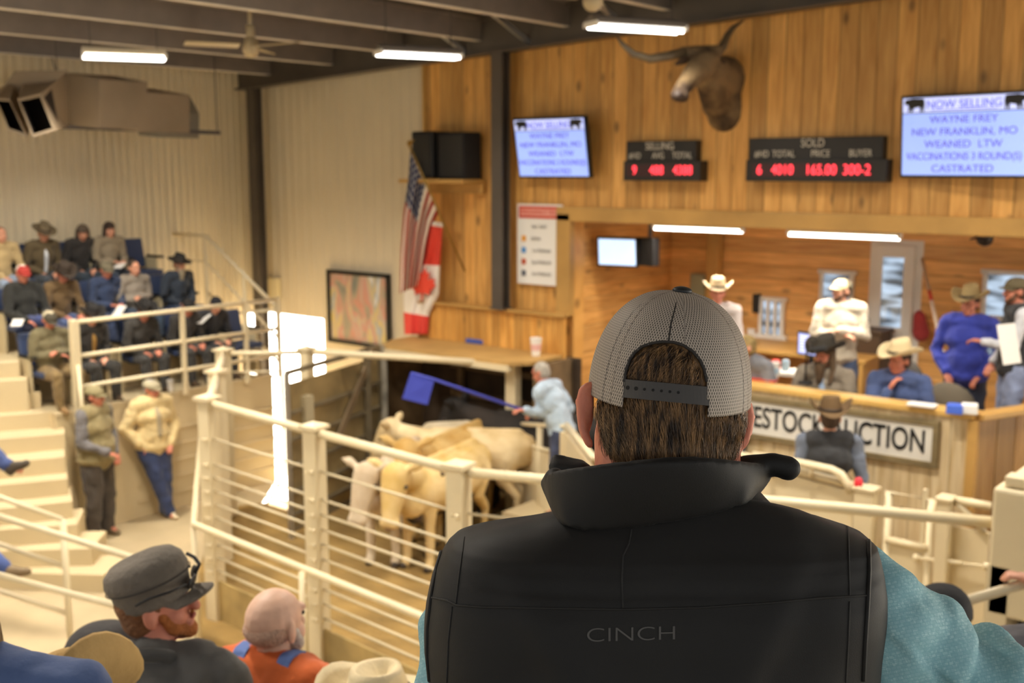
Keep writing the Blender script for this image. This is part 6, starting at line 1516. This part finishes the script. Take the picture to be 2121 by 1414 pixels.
for l in cap_o.data.loops: uvl.data[l.index].uv = uvs[l.vertex_index]
so_ = cap_o.modifiers.new('so', 'SOLIDIFY'); so_.thickness = .002; so_.offset = 1; PEND.append(cap_o)
OM[cap_o.name] = OM[hero.name]
full = MB(); full.v = vs; full.f = [(j*(na+1)+i, j*(na+1)+i+1, (j+1)*(na+1)+i+1, (j+1)*(na+1)+i) for j in range(ne) for i in range(na)]
CB = BVHTree.FromPolygons([tuple(v) for v in vs], full.f)
tape = mat('cap_tape', '#26221f', .7); trim_ = mat('cap_trim', '#8a7f73', .6)
seam([(1405, 603), (1398, 640), (1390, 670), (1385, 705)], 'rear_seam', .0014, .0016, tape, bvh=CB, parent=cap_o)
q_ = seam(AR[1:-1], 'arch_binding', .0022, .0004, tape, bvh=CB, parent=cap_o)
for sg in (1,):
    pass
for t in (math.radians(-38), math.radians(-142), math.radians(30), math.radians(150)):
    MB().tube([capp(t, e/30*.995)+(capp(t, e/30*.995)-c0).normalized()*.0015 for e in range(31)], .0011, 6).build('panel_seam', trim_, cap_o, world=True, smooth=True)
top_ = capp(0, .998)
MB().ell(top_+HU*.003+HR*.004, (.0125, .0125, .0055), HM, 20, 10).build('button', mat('button_black', '#1d2023', .5), cap_o, world=True, smooth=True)
# snap strap
pts_t, pts_b = [], []
rings = []
for i in range(25):
    f = i/24; xx = 1283+f*186
    a = hit(xx, 784+f*17, CB, .0022); b = hit(xx, 813+f*19, CB, .0022)
    b = hit(xx, 822+f*18, CB, .0022) or (a+(b-a)*1.25 if b is not None else None)
    if a is None: continue
    if b is None: b = a-HU*.024
    nn = (a-c0); nn -= HU*nn.dot(HU); nn.normalize(); rings.append([a, b, b-nn*.0022, a-nn*.0022])
strap_o = MB().loft(rings, True, True).build('snap_strap', mat('strap_plastic', '#35312e', .45), cap_o, world=True)
OM[strap_o.name] = OM[hero.name]
for k in range(7):
    f = (17+k*17.5)/186; ring = rings[min(24, int(f*24))]; c = ring[0].lerp(ring[1], .45); c = c+(rings[min(24, int(f*24)+1)][0]-ring[0])*(f*24-int(f*24))
    nn = (c-c0); nn -= HU*nn.dot(HU); nn.normalize(); MB().tube([c-nn*.001, c+nn*.0006], .0024 if k < 2 else .0017, 12).build('snap_hole', mat('hole_black', '#080808', .8), strap_o, world=True)
# bill on the far side
vsb = []
for zz in (0, .003):
    for i in range(6):
        f = i/5
        for j in range(17):
            t = math.pi*(.12+.76*j/16); vsb.append(c0+HR*(.097*math.cos(t)*(1-.1*f))+FH*(.104*math.sin(t)+.07*f*math.sin(t)**.6)+HU*(zz-.006-.02*math.cos(t)**2*f-.01*f))
fsb = [(L0+i*17+j, L0+i*17+j+1, L0+(i+1)*17+j+1, L0+(i+1)*17+j) for L0 in (0, 102) for i in range(5) for j in range(16)]
MB().add(vsb, fsb).build('bill', mat('bill_grey', '#6f675f', .8), cap_o, world=True, smooth=True)

# patterned shirt
sm_ = bpy.data.materials.new('teal_pattern_shirt'); sm_.use_nodes = True; nt = sm_.node_tree; b_ = nt.nodes['Principled BSDF']; N = nt.nodes.new; Lk = nt.links.new
tc = N('ShaderNodeTexCoord'); mp = N('ShaderNodeMapping'); mp.inputs['Rotation'].default_value = (.5, .2, .6); Lk(tc.outputs['Object'], mp.inputs[0])
br = N('ShaderNodeTexBrick'); br.inputs['Scale'].default_value = 95; br.inputs['Color1'].default_value = lin('#8fbcc4'); br.inputs['Color2'].default_value = lin('#a3c9cf'); br.inputs['Mortar'].default_value = lin('#7fb0ba'); br.inputs['Mortar Size'].default_value = .035; br.inputs['Row Height'].default_value = .4; br.inputs['Brick Width'].default_value = .6
sp_ = N('ShaderNodeSeparateXYZ'); Lk(mp.outputs[0], sp_.inputs[0]); cmb = N('ShaderNodeCombineXYZ'); Lk(sp_.outputs[0], cmb.inputs[0]); Lk(sp_.outputs[2], cmb.inputs[1]); Lk(cmb.outputs[0], br.inputs['Vector'])
vo = N('ShaderNodeTexVoronoi'); vo.inputs['Scale'].default_value = 190; vo.distance = 'CHEBYCHEV'; Lk(tc.outputs['Object'], vo.inputs['Vector'])
vr = N('ShaderNodeMapRange'); vr.inputs['From Min'].default_value = .32; vr.inputs['From Max'].default_value = .36; vr.inputs['To Min'].default_value = 0; vr.inputs['To Max'].default_value = .55; Lk(vo.outputs['Distance'], vr.inputs['Value'])
m2 = N('ShaderNodeMix'); m2.data_type = 'RGBA'; Lk(vr.outputs[0], m2.inputs['Factor']); Lk(br.outputs['Color'], m2.inputs['A']); m2.inputs['B'].default_value = lin('#78a9b6')
Lk(m2.outputs['Result'], b_.inputs['Base Color']); b_.inputs['Roughness'].default_value = .75
q = MB()
q.cap(P(965, 1212, 1.43), P(955, 1300, 1.44), .045, .062, 20); q.cap(P(955, 1300, 1.44), P(950, 1430, 1.45), .062, .064, 20); q.cap(P(950, 1430, 1.45), ELL, .062, .056, 20); q.cap(ELL, WRL, .054, .04, 16)
q.cap(P(1700, 1220, 1.43), P(1768, 1232, 1.43), .06, .070, 20); q.cap(P(1768, 1232, 1.43), P(1825, 1300, 1.43), .070, .082, 20); q.cap(P(1825, 1300, 1.43), P(1960, 1395, 1.45), .082, .075, 20); q.cap(P(1960, 1395, 1.45), ELR, .077, .068, 20); q.cap(ELR, WRR, .066, .045, 16)
q.cap(P(980, 1220, 1.43), P(1740, 1230, 1.43), .045, .055, 16)
shirt_o = q.build('shirt', sm_, hero, world=True, voxel=.0055, sm=6)
q = MB(); q.ell(hip-U3*.02, (.19, .14, .13), HM)
for sg, k, a in zip((-1, 1), KN, AN): q.cap(hip+RV*sg*.1, k, .095, .07); q.cap(k, a-(a-k)*.05, .07, .055)
q.build('trousers', fab('#34405e'), hero, world=True, voxel=.014, sm=3)
for a in AN:
    q = MB(); q.cap(a+U3*.1, a, .05, .048); q.cap(a-U3*.03-FH*.03, a-U3*.04+FH*.14, .042, .035); q.build('boot', mat('boot_brown', '#5a4028', .5), hero, world=True, voxel=.012, sm=1)
bake_pending()
# wrinkles in the sleeves
me = shirt_o.data; me.calc_loop_triangles() if hasattr(me, 'calc_loop_triangles') else None
nr = [v.normal.copy() for v in me.vertices]
ax = (inv @ P(1960, 1395, 1.45)-inv @ P(1790, 1260, 1.43)).normalized()
arm0 = inv @ P(1765, 1235, 1.43); arm1 = inv @ P(1960, 1395, 1.45)
for v, n0 in zip(me.vertices, nr):
    p = v.co; q0 = p-arm0; t = q0.dot(ax); cr = (q0-ax*t)
    ang = math.atan2(cr.z, cr.x)
    nz = noise.noise(Vector((p.x*6, p.y*6, p.z*6)))
    if p.x > .1:
        w_ = math.sin(t*55+ang*1.6+3.2*nz); w_ = math.copysign(abs(w_)**.7, w_)*max(0, min(1, t*6+.2))
        d = .015*w_*(.6+nz)+.004*noise.noise(Vector((p.x*25, p.y*25, p.z*25)))
    else:
        w_ = math.sin(p.z*60+p.y*25+3*nz); d = .008*w_*(.5+nz)
    v.co = p+n0*d
tag(MB().box(Vector((base.x, base.y, 2.25+.2))-FH*.1, (.5, .45, .4), rz=YAW).build('bench', tread), 'bench block under the man in the black vest', 'bench')
